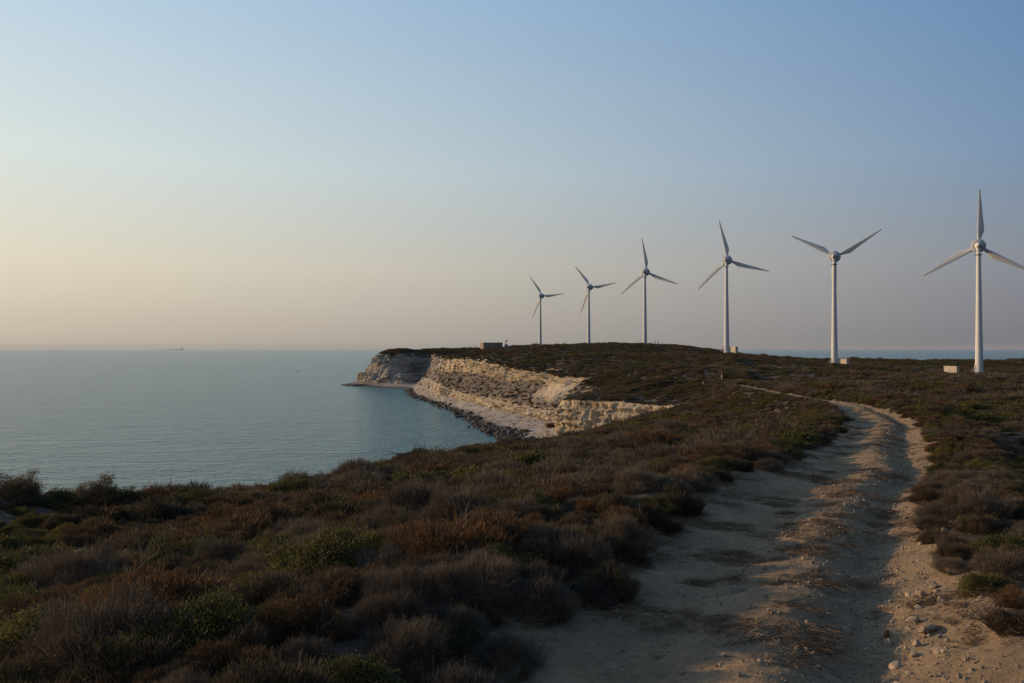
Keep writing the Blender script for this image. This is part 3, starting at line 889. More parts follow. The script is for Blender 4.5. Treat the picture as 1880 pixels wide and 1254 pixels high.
# the rest of the near and middle scrub
rest = np.nonzero(~isbig)[0]
src, pos, scl, rot, ix = [], [], [], [], []
kl = ['rust', 'brown', 'grey', 'green']
srcs = [m for k in kl for m in NEAR[k]] + [m for k in kl for m in MID[k]] + [m for k in kl for m in FAR[k]]
for i in rest:
    kk = kl.index(str(kinds[i]))
    j = kk * 4 + random.randrange(4) if rd[i] < 26 else 16 + kk * 3 + random.randrange(3) if rd[i] < 75 else 28 + kk * 3 + random.randrange(3)
    g = 1.0 if rd[i] < 75 else 1.15
    pos.append((sx[i], sy[i], sz[i] - 0.06 * ss[i])); scl.append((ss[i] * g, ss[i] * g, ss[i] * random.uniform(.7, 1.05)))
    rot.append((random.gauss(0, .08), random.gauss(0, .08), random.uniform(0, 6.28))); ix.append(j)
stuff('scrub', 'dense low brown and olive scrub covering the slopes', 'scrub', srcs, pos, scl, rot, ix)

# far scrub on the plateau
fx, fy = jitter_ring(135, 760, 1.55, -14, 36)
fz = zland(fx, fy)
pin = inside(fx, fy, np.vstack([L0[:, :2] - outw[:, :2] * 0.6, sea_l[::-1, :2]])[::3])
fsz = np.exp(rng.normal(0.0, .32, len(fx))) * .85
dens = fbm(fx / 9, fy / 9, 113, 3)
f_ok = (~pin) & (fz > 2.5) & (pale_mask(fx, fy) < .3) & (dens + rng.normal(0, .1, len(fx)) > -.26)
# nothing grows on the turbine pads
TX = [(992,543,675,-34.0), (1081,527,584,-37.5), (1184,499,475,-8.0), (1334,477,395,-12.5), (1532,470.5,334,-60.5), (1797.5,450.5,284,1.0)]
for px, py, d, _a in TX:
    f_ok &= np.hypot(fx - (px - 940) / F * d, fy - d) > 3.2
fx, fy, fz, fsz = fx[f_ok], fy[f_ok], fz[f_ok], fsz[f_ok]
ft = fbm(fx / 12, fy / 12, 117, 3) + rng.normal(0, .12, len(fx)); fg = fbm(fx / 16, fy / 16, 119, 3) + rng.normal(0, .1, len(fx))
fk = np.where(fg > .08, 3, np.where(ft > .10, 2, np.where(ft > -.05, 1, 0)))
# scrub on the talus between the two cliff bands
tr0, tr1 = cnt[0] + cnt[1], cnt[0] + cnt[1] + cnt[2]
tv = G[tr0:tr1].reshape(-1, 3); tsu = np.tile(su, tr1 - tr0); tscr = scr[tr0:tr1].ravel()
pick = rng.choice(len(tv), 5200, replace=False)
pick = pick[(tsu[pick] > 5.5) & (tscr[pick] < .4) & (rng.random(len(pick)) < np.where(tsu[pick] > 7, .46, .22))]
tp = tv[pick]
tip_ = G[:cnt[0] + 4].reshape(-1, 3); p2 = rng.choice(len(tip_), 2600, replace=False); tp2 = tip_[p2]
nf = G[cnt[0]:tr0].reshape(-1, 3)[np.tile(su, cnt[1]) > 11.1]; tp2 = np.vstack([tp2, nf[rng.choice(len(nf), 1700, replace=False)]])
allp = np.vstack([np.c_[fx, fy, fz - .1], tp, tp2])
alls = np.r_[fsz, rng.uniform(.35, .95, len(tp)), rng.uniform(.5, 1.1, len(tp2))]
allk = np.r_[fk, rng.choice([1, 2, 2, 0], len(tp)), rng.choice([0, 1, 3, 1], len(tp2))]
n = len(allp)
fsrc = [m for k in kl for m in FAR[k]]
stuff('far_scrub', 'dark low scrub covering the plateau and the ledges of the headland', 'scrub', fsrc, allp,
      np.c_[alls, alls, alls * rng.uniform(.55, .95, n)], np.c_[np.zeros(n), np.zeros(n), rng.uniform(0, 6.28, n)], allk * 3 + rng.integers(0, 3, n))

# bare bleached shrubs
for i, (px, py, s, lab) in enumerate([(235,1066,.8,'bleached bare shrub with many pale twigs on the left slope'), (235,1232,.42,'small bleached forked shrub at the bottom left'),
                                      
                                      (1795,898,.75,'small pale bare shrub right of the track'), (1815,1180,.42,'pale dead twig at the right edge of the sand'), (1150,868,1.1,'pale grey bare shrub in the middle of the far slope')]):
    x, y, z = ground_at(px, py)
    o = obj('dead_shrub', DEAD[i % 3]); o.location = (x, y, z); o.scale = (s,) * 3; o.rotation_euler = (0, 0, i * 1.3)
    tag(o, lab, 'dead shrub')
x, y, z = ground_at(772, 858)
o = obj('bare_shrub', BARE[0]); o.location = (x, y, z + .2); o.scale = (2.1, 2.1, 1.9); tag(o, 'dark bare branched shrub on the crest silhouetted against the sea', 'shrub')

# ------------------------------------------------------------------ stones
def rock_mesh(name, seed, mat, sub=3, planes=14, sq=(1, 1, .7)):
    r = np.random.default_rng(seed)
    bm = bmesh.new(); bmesh.ops.create_icosphere(bm, subdivisions=sub, radius=1)
    V = np.array([v.co[:] for v in bm.verts]); u = unit(V)
    nrm = unit(r.normal(size=(planes, 3))); hh = r.uniform(.62, .95, planes)
    dt = u @ nrm.T
    rad_ = np.min(np.where(dt > .05, hh / np.maximum(dt, .05), 9), axis=1)
    rad_ = np.minimum(rad_, 1.15)
    rad_ = rad_ + fbm3(u[:, 0] * 3 + seed, u[:, 1] * 3, u[:, 2] * 3, 7, 3) * .16
    P = u * rad_[:, None] * np.array(sq)
    for v, p in zip(bm.verts, P): v.co = p
    me = bpy.data.meshes.new(name); bm.to_mesh(me); bm.free(); me.materials.append(mat)
    me.polygons.foreach_set('use_smooth', np.full(len(me.polygons), False, dtype=bool))
    return me
STN = [rock_mesh('stone', 500 + i, M['stone'], 3, 12 + i, (1, random.uniform(.65, .95), random.uniform(.55, .8))) for i in range(8)]
SLAB = rock_mesh('stone', 540, M['stone'], 4, 16, (1, .28, .30))
RED = rock_mesh('stone', 541, M['redstone'], 3, 14, (.7, .7, 1.0))
BLD = [rock_mesh('boulder', 560 + i, M['boulder'], 3, 13 + i, (1, random.uniform(.7, 1), random.uniform(.6, .9))) for i in range(7)]

def put_stone(me, px, py, size, label, group=None, rz=None, sink=.25):
    x, y, z = ground_at(px, py); z = float(zland([x], [y])[0])
    o = obj('stone', me); o.location = (x, y, z + size * (.45 - sink)); o.scale = (size,) * 3
    o.rotation_euler = (0, 0, random.uniform(0, 6.28) if rz is None else rz)
    return tag(o, label, 'stone', group)
put_stone(SLAB, 1706, 1161, .135, 'long pale log shaped stone lying across the right side of the track', rz=R(12))
put_stone(RED, 1627, 1152, .042, 'small upright rusty brown stone in the right rut')
for i, (px, py, s, lab) in enumerate([
  (1675,1143,.052,'rounded pale stone just above the long log shaped stone'), (1667,1150,.036,'smaller rounded stone left of the rounded pale stone'),
  (1690,1097,.055,'largest stone in the row of stones across the right rut'), (1668,1091,.048,'leftmost stone in the row of stones across the right rut'),
  (1714,1088,.055,'flat pale stone at the back of the row of stones'), (1717,1098,.040,'rounded stone at the right end of the row of stones'),
  (1726,1115,.050,'flat stone on the smooth sand below the row of stones'), (1683,1120,.038,'pale stone between the row of stones and the log shaped stone'),
  (1628,1162,.055,'flat stone half buried below the rusty upright stone'), (1682,1181,.050,'brownish stone below the log shaped stone'),
  (1676,1193,.042,'pale angular stone near the bottom of the right rut'), (1640,1211,.050,'flat pale stone low in the right rut'),
  (1722,1210,.055,'half buried pale stone on the lower right sand'), (1731,1213,.035,'small round pale stone touching the half buried one'),
  (1668,1230,.026,'small white stone near the bottom edge of the track'), (1595,1006,.045,'round pale stone alone in the right rut further up'),
  (1733,992,.055,'pale stone at the edge of the scrub right of the track'), (1355,1080,.075,'flat pale slab showing in the left side of the track'), (1380,1092,.04,'small dark stone beside the flat slab on the left'),
  (1678,978,.05,'pale stone on the right verge of the middle track')]):
    put_stone(STN[i % 8], px, py, s, lab)
# smaller loose stones of the right rut
k = 0; tries = 0
while k < 190 and tries < 4000:
    tries += 1
    t = random.random() ** 1.6
    y = 4.6 + 22 * t; j = np.argmin(np.abs(TR[:, 1] - y)); cx = TR[j, 0]
    l = random.gauss(.95, .38) if random.random() < .8 else random.uniform(-1.5, 1.6)
    if abs(l) > 1.7: continue
    x = cx + l; s = min(.055, math.exp(random.gauss(-3.75, .40)))
    z = float(zland([x], [y])[0])
    o = obj('stone', STN[k % 8]); o.location = (x, y, z + s * .18); o.scale = (s,) * 3; o.rotation_euler = (random.gauss(0, .3), random.gauss(0, .3), random.uniform(0, 6.28))
    px = 940 + F * x / y
    w_ = 'near the bottom edge' if y < 6.5 else 'beside the larger stones' if y < 9 else 'in its middle stretch' if y < 14 else 'in its far stretch'
    sd = 'left part' if l < 0 else 'middle ridge' if l < .5 else 'right rut' if l < 1.15 else 'right edge'
    tag(o, 'small pale loose stone on the %s of the track %s' % (sd, w_), 'stone', 'loose stones on the %s of the track %s' % (sd, w_))
    k += 1
# gravel
gy = 3.5 + 60 * rng.random(16000) ** 2.0
j = np.argmin(np.abs(TR[None, :, 1] - gy[:, None]), axis=1)
gl = np.where(rng.random(16000) < .62, rng.normal(.85, .50, 16000), rng.uniform(-1.9, 1.9, 16000))
gx = TR[j, 0] + gl; m = np.abs(gl) < 2.0; gx, gy = gx[m], gy[m]
gz = zland(gx, gy); gs = np.minimum(.022, np.exp(rng.normal(-4.9, .5, len(gx)))) * (1 + gy * .02)
n = len(gx)
stuff('gravel', 'small pale gravel scattered over the track', 'gravel', STN, np.c_[gx, gy, gz + gs * .2], np.c_[gs, gs, gs], np.c_[rng.uniform(0, 6, n), rng.uniform(0, 6, n), rng.uniform(0, 6, n)], rng.integers(0, 8, n))
# dry twigs and leaf litter along the track
def litter_mesh(seed, n, ln):
    r = np.random.default_rng(seed)
    P = r.normal(size=(n, 3)) * np.array([.55, .22, .0]); P[:, 2] = np.abs(r.normal(size=n)) * .06
    a = r.normal(0, .5, n) + (r.random(n) < .25) * r.uniform(0, 3, n)
    D = np.c_[np.cos(a), np.sin(a), r.normal(0, .16, n)] * (ln * r.uniform(.4, 1.4, n))[:, None]
    V, Fc, tip = blades(P, D, .022 * r.uniform(.5, 1.6, n), .5)
    me = np_mesh('litter', V, Fc, {'tip': tip}); me.materials.append(M['litter']); return me
LIT = [litter_mesh(600 + i, 50, .5) for i in range(5)]
ty = 3.4 + 45 * rng.random(9000) ** 1.9
j = np.argmin(np.abs(TR[None, :, 1] - ty[:, None]), axis=1)
tl = rng.uniform(-2.3, 2.2, 9000); tx = TR[j, 0] + tl
cl_ = fbm(tx / .7, ty / .5, 131, 3) + .16 * np.exp(-((tl - .2) / .35) ** 2) + .15 * sstep(1.2, 1.9, np.abs(tl)) + .05 * (tl < -.6)
m = cl_ > .14; tx, ty = tx[m], ty[m]; tz = zland(tx, ty); n = len(tx)
ts = rng.uniform(.07, .24, n)
stuff('dry_litter', 'dry twigs and leaf litter on the sand of the track', 'litter', LIT, np.c_[tx, ty, tz + .004], np.c_[ts, ts, ts], np.c_[np.zeros(n), np.zeros(n), rng.normal(.15, .5, n)], rng.integers(0, 5, n))

# shore boulders along the waterline
put = []
def boulder(x, y, z, s, lab, grp=None, me=None, hz=1.0):
    o = obj('boulder', me or random.choice(BLD)); o.location = (x, y, z); o.scale = (s, s, s * hz); o.rotation_euler = (0, 0, random.uniform(0, 6.28))
    return tag(o, lab, 'boulder', grp)
def seapt(px, py):
    d = F * H / (py - LEVEL); return (px - 940) / F * d, d
for px, py, s, lab in [(916,803,1.55,'big dark boulder standing alone in the shallow water'), (893,792,1.3,'dark boulder at the end of the rocky spit left of the lone boulder'), (934,795,1.5,'dark boulder just right of the lone boulder in the water'),
                       (953,801,1.5,'dark boulder in the cluster right of the lone boulder'), (966,806,1.6,'last dark boulder of the cluster before the crest hides the shore'), (761,732,1.6,'flat dark rock awash farthest out in the bay'), (764,736,.7,'small dark rock awash just in front of the flat rock'),
                       (751,724,1.3,'thin dark rock awash near the far rocky shore'), (781,737,1.2,'dark rock awash close to the boulder shore'), (548,682,2.6,'flat distant rock just breaking the open water'), (641,708,2.2,'outermost low rock trailing off the headland shelf'), (630,707,1.5,'tiny rock awash beyond the outermost rock of the headland shelf')]:
    x, y = seapt(px, py); boulder(x, y, .1, s, lab, hz=.16 if py < 700 else .45 if py < 740 else 1)
ii_ = np.linspace(5.2, 14.2, 1700)
pi = np.clip((ii_ * NPER).astype(int), 0, NS - 2)
bs = np.exp((rng.normal(-1.05, .6, len(pi)) + .35 * sstep(10.5, 12.5, ii_))).clip(.15, 1.7)
tt = np.clip(rng.normal(.04, .13, len(pi)), -.12, .5)
bp = L[4][pi] * (1 - tt)[:, None] + L[3][pi] * tt[:, None]
bp = bp + np.c_[rng.normal(0, 1.0, (len(pi), 2)), np.zeros(len(pi))]
bp[:, 2] = np.maximum(bp[:, 2], 0) + .05 + bs * .12
so = np.argsort(-bs / bp[:, 1])
for i in so[:130]:
    s_ = ii_[i]; w_ = 'below the far cliffs' if s_ < 8 else 'below the upper cliff band' if s_ < 10 else 'beside the wide pebble beach' if s_ < 11.5 else 'near the lone boulder'
    wt = 'at the water edge' if tt[i] < .06 else 'on the pebbles behind the waterline'
    boulder(*bp[i], bs[i], 'dark rounded boulder %s %s' % (wt, w_), 'boulders %s %s' % (wt, w_))
r_ = so[130:]; n = len(r_)
# pale scattered rubble on the beach and at the cliff foot
pb = np.clip((rng.uniform(6, 14.8, 2600) * NPER).astype(int), 0, NS - 2); tb = rng.beta(.8, .8, 2600)
pp = L[4][pb] * (1 - tb)[:, None] + L[3][pb] * tb[:, None] + np.c_[rng.normal(0, .5, (2600, 2)), np.full(2600, .05)]
sp = np.exp(rng.normal(-1.7, .45, 2600)).clip(.08, .6)
allp = np.vstack([bp[r_], pp]); alls = np.r_[bs[r_], sp]
stuff('shore_rubble', 'dark rocks and pale rubble along the waterline of the bay', 'rubble', BLD + STN, allp, np.c_[alls, alls, alls * .85], np.c_[np.zeros(len(alls)), np.zeros(len(alls)), rng.uniform(0, 6.28, len(alls))],
      np.r_[rng.integers(0, 7, n), 7 + rng.integers(0, 8, 2600)])
# dark rock off the headland tip and the low shelf in front of it
x, y = seapt(662, 693 + 8); 
o = boulder(-106, 590, 2.6, 8.0, 'dark rounded rock at the tip of the headland', me=BLD[2], hz=.85)
def shelf():
    bm = bmesh.new(); n = 40
    top, bot = [], []
    c = seapt(690, 709)
    for i in range(n):
        a = 2 * math.pi * i / n
        rx = 22 * (1 + .25 * math.sin(a * 3 + 1) * .6 + random.uniform(-.08, .08)); ry = 9 * (1 + random.uniform(-.15, .15))
        x = c[0] + rx * math.cos(a); y = c[1] + 6 + ry * math.sin(a)
        top.append(bm.verts.new((x * 1.0, y, .7 + random.uniform(-.25, .25)))); bot.append(bm.verts.new((c[0] + (x - c[0]) * 1.1, c[1] + 6 + (y - c[1] - 6) * 1.1, -1)))
    ctr = bm.verts.new((c[0], c[1] + 6, 1.5))
    for i in range(n):
        j = (i + 1) % n
        bm.faces.new((top[i], top[j], ctr)); bm.faces.new((bot[i], bot[j], top[j], top[i]))
    bmesh.ops.subdivide_edges(bm, edges=bm.edges[:], cuts=2, use_grid_fill=True)
    for v in bm.verts: v.co.z += random.uniform(-.15, .15)
    tag(bm_obj('rock_shelf', bm, M['boulder']), 'low dark rock shelf running into the sea below the headland tip', kind='structure')
shelf()
# rusty iron wreckage on the beach and a bush beside it
x, y, z = PX(1012, 779, 236)
t = empty('rusty_tank', (x, y, 2.6), R(28), 'dark rusty iron tank lying on the beach at the cliff foot', 'tank')
bm = bmesh.new(); box(bm, (0, 0, .55), (3.6, 1.5, 1.1), 0, .08); bm_obj('shell', bm, M['rustbox'], t)
bm = bmesh.new()
for xx in (-1.2, 0, 1.2): box(bm, (xx, 0, .57), (.12, 1.58, 1.18))
bm_obj('rib', bm, M['rustbox'], t)
for px, py, r_, lab in ((966, 792, 1.8, 'dark round bush alone on the pebble beach behind the boulders'),):
    d = 236; x, y, z = PX(px, py, d)
    o = obj('beach_shrub', MID['green'][0]); o.location = (x, y, 1.0); o.scale = (r_, r_, r_ * .95); tag(o, lab, 'shrub')

# ------------------------------------------------------------------ wind turbines
def blade_mesh():
    secs = []
    for t in np.linspace(0, 1, 26):
        r_ = 1.25 + t * 19.0
        if t < .05: c, th, tw = 1.0, 1.0, 0
        else:
            c = np.interp(t, [0.05, .12, .22, .45, .75, .96, 1.0], [1.05, 1.5, 2.25, 1.68, .98, .52, .18])
            th = np.interp(t, [0.05, .12, .22, .5, 1], [1.0, .75, .50, .26, .07])
        tw = R(np.interp(t, [0, .1, .3, .6, 1], [17, 15, 9, 4, 0]))
        lead = np.interp(t, [0, .05, .22, 1], [-.5, -.5, -.52, -.18])
        ring = []
        for k in range(14):
            a = 2 * math.pi * k / 14
            x = lead + c * (.5 - .5 * math.cos(a)); yv = .5 * th * math.sin(a)
            if t > .1: yv *= (1.0 - .55 * (x - lead) / c)
            cx, sy_ = math.cos(tw), math.sin(tw)
            ring.append((x * cx - yv * sy_, x * sy_ + yv * cx, r_))
        secs.append(ring)
    bm = bmesh.new(); rg = [[bm.verts.new(p) for p in s] for s in secs]
    for a, b in zip(rg, rg[1:]):
        for i in range(14): bm.faces.new((a[i], a[(i + 1) % 14], b[(i + 1) % 14], b[i]))
    bm.faces.new(rg[0]); bm.faces.new(rg[-1])
    bmesh.ops.recalc_face_normals(bm, faces=bm.faces[:])
    me = bpy.data.meshes.new('blade'); bm.to_mesh(me); bm.free(); me.materials.append(M['blade'])
    me.polygons.foreach_set('use_smooth', np.full(len(me.polygons), True, dtype=bool))
    return me
BLADE = blade_mesh()
HUB = 44.0
def make_turbine():
    t = empty('wind_turbine', (0, 0, 0), 0)
    bm = bmesh.new()
    prof = [(1.45, -.6), (1.45, .25), (1.32, .25), (1.30, .45)] + [(1.30 - .64 * (h / 42.0) ** .9, h) for h in np.linspace(.6, 42.2, 22)]
    lathe(bm, prof, 40); tw = bm_obj('tower', bm, M['white'], t, True)
    for h in (13.5, 28):
        bm = bmesh.new(); r_ = 1.30 - .64 * (h / 42.0) ** .9
        lathe(bm, [(r_ + .012, h - .07), (r_ + .012, h + .07)], 40); bm_obj('flange', bm, M['white'], tw, True)
    bm = bmesh.new(); lathe(bm, [(1.30, 40.70), (1.30, 40.82)], 32); bm_obj('platform_ring', bm, M['black'], t)
    bm = bmesh.new(); box(bm, (0, 0, 2.15), (.85, .16, 1.9), 0, .05); d = bm_obj('door', bm, M['cream_trim'], tw); d.location = (-1.19, -.45, 0); d.rotation_euler = (0, 0, R(-69))
    bm = bmesh.new()
    for k in range(5): box(bm, (0, -.2 - .26 * (4 - k), .2 + .24 * k - .1), (.95, .26, .06))
    for s in (-.5, .5):
        bar(bm, (s, -.15, 1.15), (s, -1.35, .1), .04); bar(bm, (s, -.15, 2.1), (s, -1.35, 1.05), .03); bar(bm, (s, -1.35, .0), (s, -1.35, 1.05), .03); bar(bm, (s, -.15, 1.1), (s, -.15, 2.1), .03)
    st = bm_obj('steps', bm, M['galv'], t); st.location = (-1.22, -.46, 0); st.rotation_euler = (0, 0, R(-69))
    # nacelle tail, generator ring, rotor
    bm = bmesh.new(); lathe(bm, [(.10, -2.55), (.26, -2.45), (.55, -2.0), (.84, -1.3), (1.02, -.5), (1.10, .2), (1.30, .75)], 36, 'Y', (0, 0, HUB)); bm_obj('nacelle', bm, M['white'], t, True)
    bm = bmesh.new(); lathe(bm, [(.62, 41.9), (.72, 42.25), (.80, 42.9), (.80, 43.4)], 32); bm_obj('yaw_neck', bm, M['white'], t, True)
    bm = bmesh.new(); lathe(bm, [(1.45, .50), (2.05, .62), (2.28, .85), (2.32, 1.1), (2.32, 1.7), (2.2, 1.95), (1.6, 2.1)], 48, 'Y', (0, 0, HUB)); g = bm_obj('generator_ring', bm, M['grey_alu'], t, True)
    bm = bmesh.new()
    bar(bm, (.35, -.4, HUB + 1.3), (.35, -.4, HUB + 2.9), .035); bar(bm, (.1, -.4, HUB + 2.5), (.6, -.4, HUB + 2.5), .025)
    bm_obj('wind_vane', bm, M['galv'], t)
    bm = bmesh.new(); lathe(bm, [(1.75, -.75), (1.95, -.5), (1.98, .4), (1.75, 1.1), (1.2, 1.75), (.55, 2.1), (.1, 2.2)], 40, 'Y'); rt = bm_obj('rotor', bm, M['white'], t, True)
    rt.location = (0, 2.9, HUB)
    for k in range(3):
        b = obj('blade', BLADE, None, rt); b.rotation_euler = (0, R(120 * k), 0)
    return t
def copy_tree(o, parent=None):
    c = o.copy(); COL.objects.link(c)
    if parent is not None: c.parent = parent
    for ch in [x for x in o.children]: copy_tree(ch, c)
    return c
TL = ['farthest wind turbine, smallest of the row, nearest the stone building', 'second farthest wind turbine, with one blade pointing almost level to the right', 'wind turbine on top of the headland rise, third in the row from the building',
      'fourth wind turbine from the building, with a cream cabinet touching its foot', 'wind turbine with two raised blades forming a wide V', 'nearest and tallest wind turbine, with one blade pointing straight up at the right']
proto = make_turbine(); kids = list(proto.children)
turbs = [proto] + [copy_tree(proto) for _ in range(5)]
for t, (px, py, d, a), lab in zip(turbs, TX, TL):
    hx, hz = (px - 940) / F * d, H - (py - LEVEL) / F * d
    t.location = (hx, d, hz - HUB); t.rotation_euler = (0, 0, R(-29))
    tag(t, lab, 'wind turbine', 'row of white wind turbines along the headland')
    for ch in t.children:
        if ch.name.startswith('rotor'): ch.rotation_euler = (0, R(a), 0)

def make_cabinet():
    t = empty('equipment_cabinet', (0, 0, 0))
    bm = bmesh.new(); box(bm, (0, 0, 1.2), (4.4, 1.8, 2.6), 0, .04); bm_obj('housing', bm, M['cream'], t)
    bm = bmesh.new(); box(bm, (0, 0, 2.6), (4.7, 2.1, .2), 0, .04); bm_obj('roof', bm, M['cream_trim'], t)
    bm = bmesh.new(); box(bm, (0, 0, -.1), (4.6, 2.0, .5)); bm_obj('plinth', bm, M['concrete'], t)
    for s in (-1, 1):
        bm = bmesh.new(); box(bm, (s * .75, -.92, 1.2), (1.35, .06, 2.0), 0, .01)
        d = bm_obj('door', bm, M['cream'], t)
        bm = bmesh.new(); box(bm, (s * .14, -.97, 1.2), (.05, .06, .22)); bm_obj('handle', bm, M['black'], d)
    bm = bmesh.new()
    for k in range(5): box(bm, (2.22, 0, 1.7 + k * .12), (.05, .8, .06))
    bm_obj('vent', bm, M['cream_trim'], t)
    return t
cab = make_cabinet()
cabs = [cab, copy_tree(cab), copy_tree(cab)]
for c, (px, py, d, lab) in zip(cabs, [(1747,687,283,'cream equipment cabinet standing left of the nearest turbine'), (1548,671.5,332,'cream equipment cabinet right of the turbine with the V shaped blades'), (1346,647.5,393,'cream equipment cabinet right of the fourth turbine against the sky')]):
    x, y, z = PX(px, py, d); c.location = (x, y, z + .1); c.rotation_euler = (0, 0, R(-57)); tag(c, lab, 'cabinet', 'cream cabinets at the feet of the turbines')

# ------------------------------------------------------------------ building and beacon
bx, by, bz = PX(902, 641, 612)
b = empty('stone_building', (bx, by, bz - 1.0), R(20), 'low flat roofed stone building on the headland edge', 'building')
BW, BD, BH = 15.0, 8.0, 5.6
bm = bmesh.new(); box(bm, (0, 0, BH / 2), (BW, BD, BH), 0, .05); wall = bm_obj('wall', bm, M['stonewall'], b)
bm = bmesh.new(); box(bm, (0, 0, BH + .12), (BW + .5, BD + .5, .26), 0, .03); bm_obj('roof', bm, M['concrete'], b)
bm = bmesh.new(); box(bm, (-3.8, -BD / 2 - .005, 1.3), (1.1, .08, 2.2)); bm_obj('door', bm, M['dark'], b)
for xx in (1.0, 4.4):
    bm = bmesh.new(); box(bm, (xx, -BD / 2 - .01, 2.7), (1.0, .1, .9)); w_ = bm_obj('window', bm, M['dark'], b)
    bm = bmesh.new(); box(bm, (xx, -BD / 2 - .06, 2.2), (1.2, .2, .1)); bm_obj('sill', bm, M['concrete'], w_)
lx_, ly_, lz_ = PX(929, 638, 614)
t = empty('light_beacon', (lx_, ly_, lz_ - .4), R(-14), 'small grey navigation beacon with mast beside the stone building', 'beacon')
bm = bmesh.new(); box(bm, (.25, 0, 1.4), (2.3, 2.0, 2.8), 0, .04); bm_obj('base_house', bm, M['galv'], t)
bm = bmesh.new(); box(bm, (.3, -1.02, 1.2), (.8, .06, 1.9)); bm_obj('door', bm, M['dark'], t)
bm = bmesh.new()
for s1 in (-.45, .45):
    for s2 in (-.45, .45): bar(bm, (s1 - .1, s2, 2.8), (s1 * .6 - .1, s2 * .6, 4.9), .06)
for k in range(4):
    h = 2.8 + k * .52
    bar(bm, (-.5, -.42, h), (.3, -.36, h + .52), .04); bar(bm, (.3, -.42, h), (-.5, -.36, h + .52), .04)
bm_obj('lattice_mast', bm, M['galv'], t)
bm = bmesh.new(); lathe(bm, [(.85, 4.85), (.85, 4.95)], 20, off=(-.1, 0, 0)); bm_obj('gallery', bm, M['galv'], t)
bm = bmesh.new(); lathe(bm, [(.38, 4.95), (.38, 5.7), (.50, 5.72), (.08, 6.1), (.04, 7.6)], 16, off=(-.1, 0, 0)); bm_obj('lantern', bm, M['galv'], t)
bm = bmesh.new(); box(bm, (.75, -.1, 5.35), (1.1, .05, .55), 0); bar(bm, (0, 0, 5.3), (1.2, -.1, 5.3), .03); bm_obj('solar_panel', bm, M['black'], t)

# ------------------------------------------------------------------ people
def cloth(name, c): return plain(name, tuple(x * .85 for x in c), c, 12, .85, .1)
M['skin'] = plain('skin', (.30, .18, .12), (.36, .22, .15), 8, .6)
M['hair'] = plain('hair', (.015, .011, .009), (.03, .022, .017), 30, .6)
CL = {'white': cloth('white_cotton', (.55, .54, .53)), 'pink': cloth('pale_pink_top', (.45, .30, .29)), 'black': cloth('black_cloth', (.018, .018, .02)), 'navy': cloth('navy_cloth', (.03, .035, .055)), 'khaki': cloth('khaki_cloth', (.40, .34, .22)), 'olive': cloth('olive_cloth', (.06, .07, .04))}
def skin_part(name, pts, edges, radii, mat, parent, sub=1, root=0):
    me = bpy.data.meshes.new(name); me.from_pydata([tuple(p) for p in pts], edges, [])
    o = bpy.data.objects.new(name, me); COL.objects.link(o)
    md = o.modifiers.new('skin', 'SKIN'); md.use_smooth_shade = True
    if not me.skin_vertices: bpy.context.view_layer.objects.active = o
    sv = me.skin_vertices[0].data if me.skin_vertices else None
    for i, r_ in enumerate(radii):
        r2 = r_ if isinstance(r_, tuple) else (r_, r_)
        sv[i].radius = r2; sv[i].use_root = (i == root)
    ss_ = o.modifiers.new('sub', 'SUBSURF'); ss_.levels = sub; ss_.render_levels = sub
    dg = bpy.context.evaluated_depsgraph_get()
    nm = bpy.data.meshes.new_from_object(o.evaluated_get(dg))
    nm.name = name
    bpy.data.objects.remove(o); bpy.data.meshes.remove(me)
    nm.materials.clear(); nm.materials.append(mat)
    return obj(name, nm, None, parent)
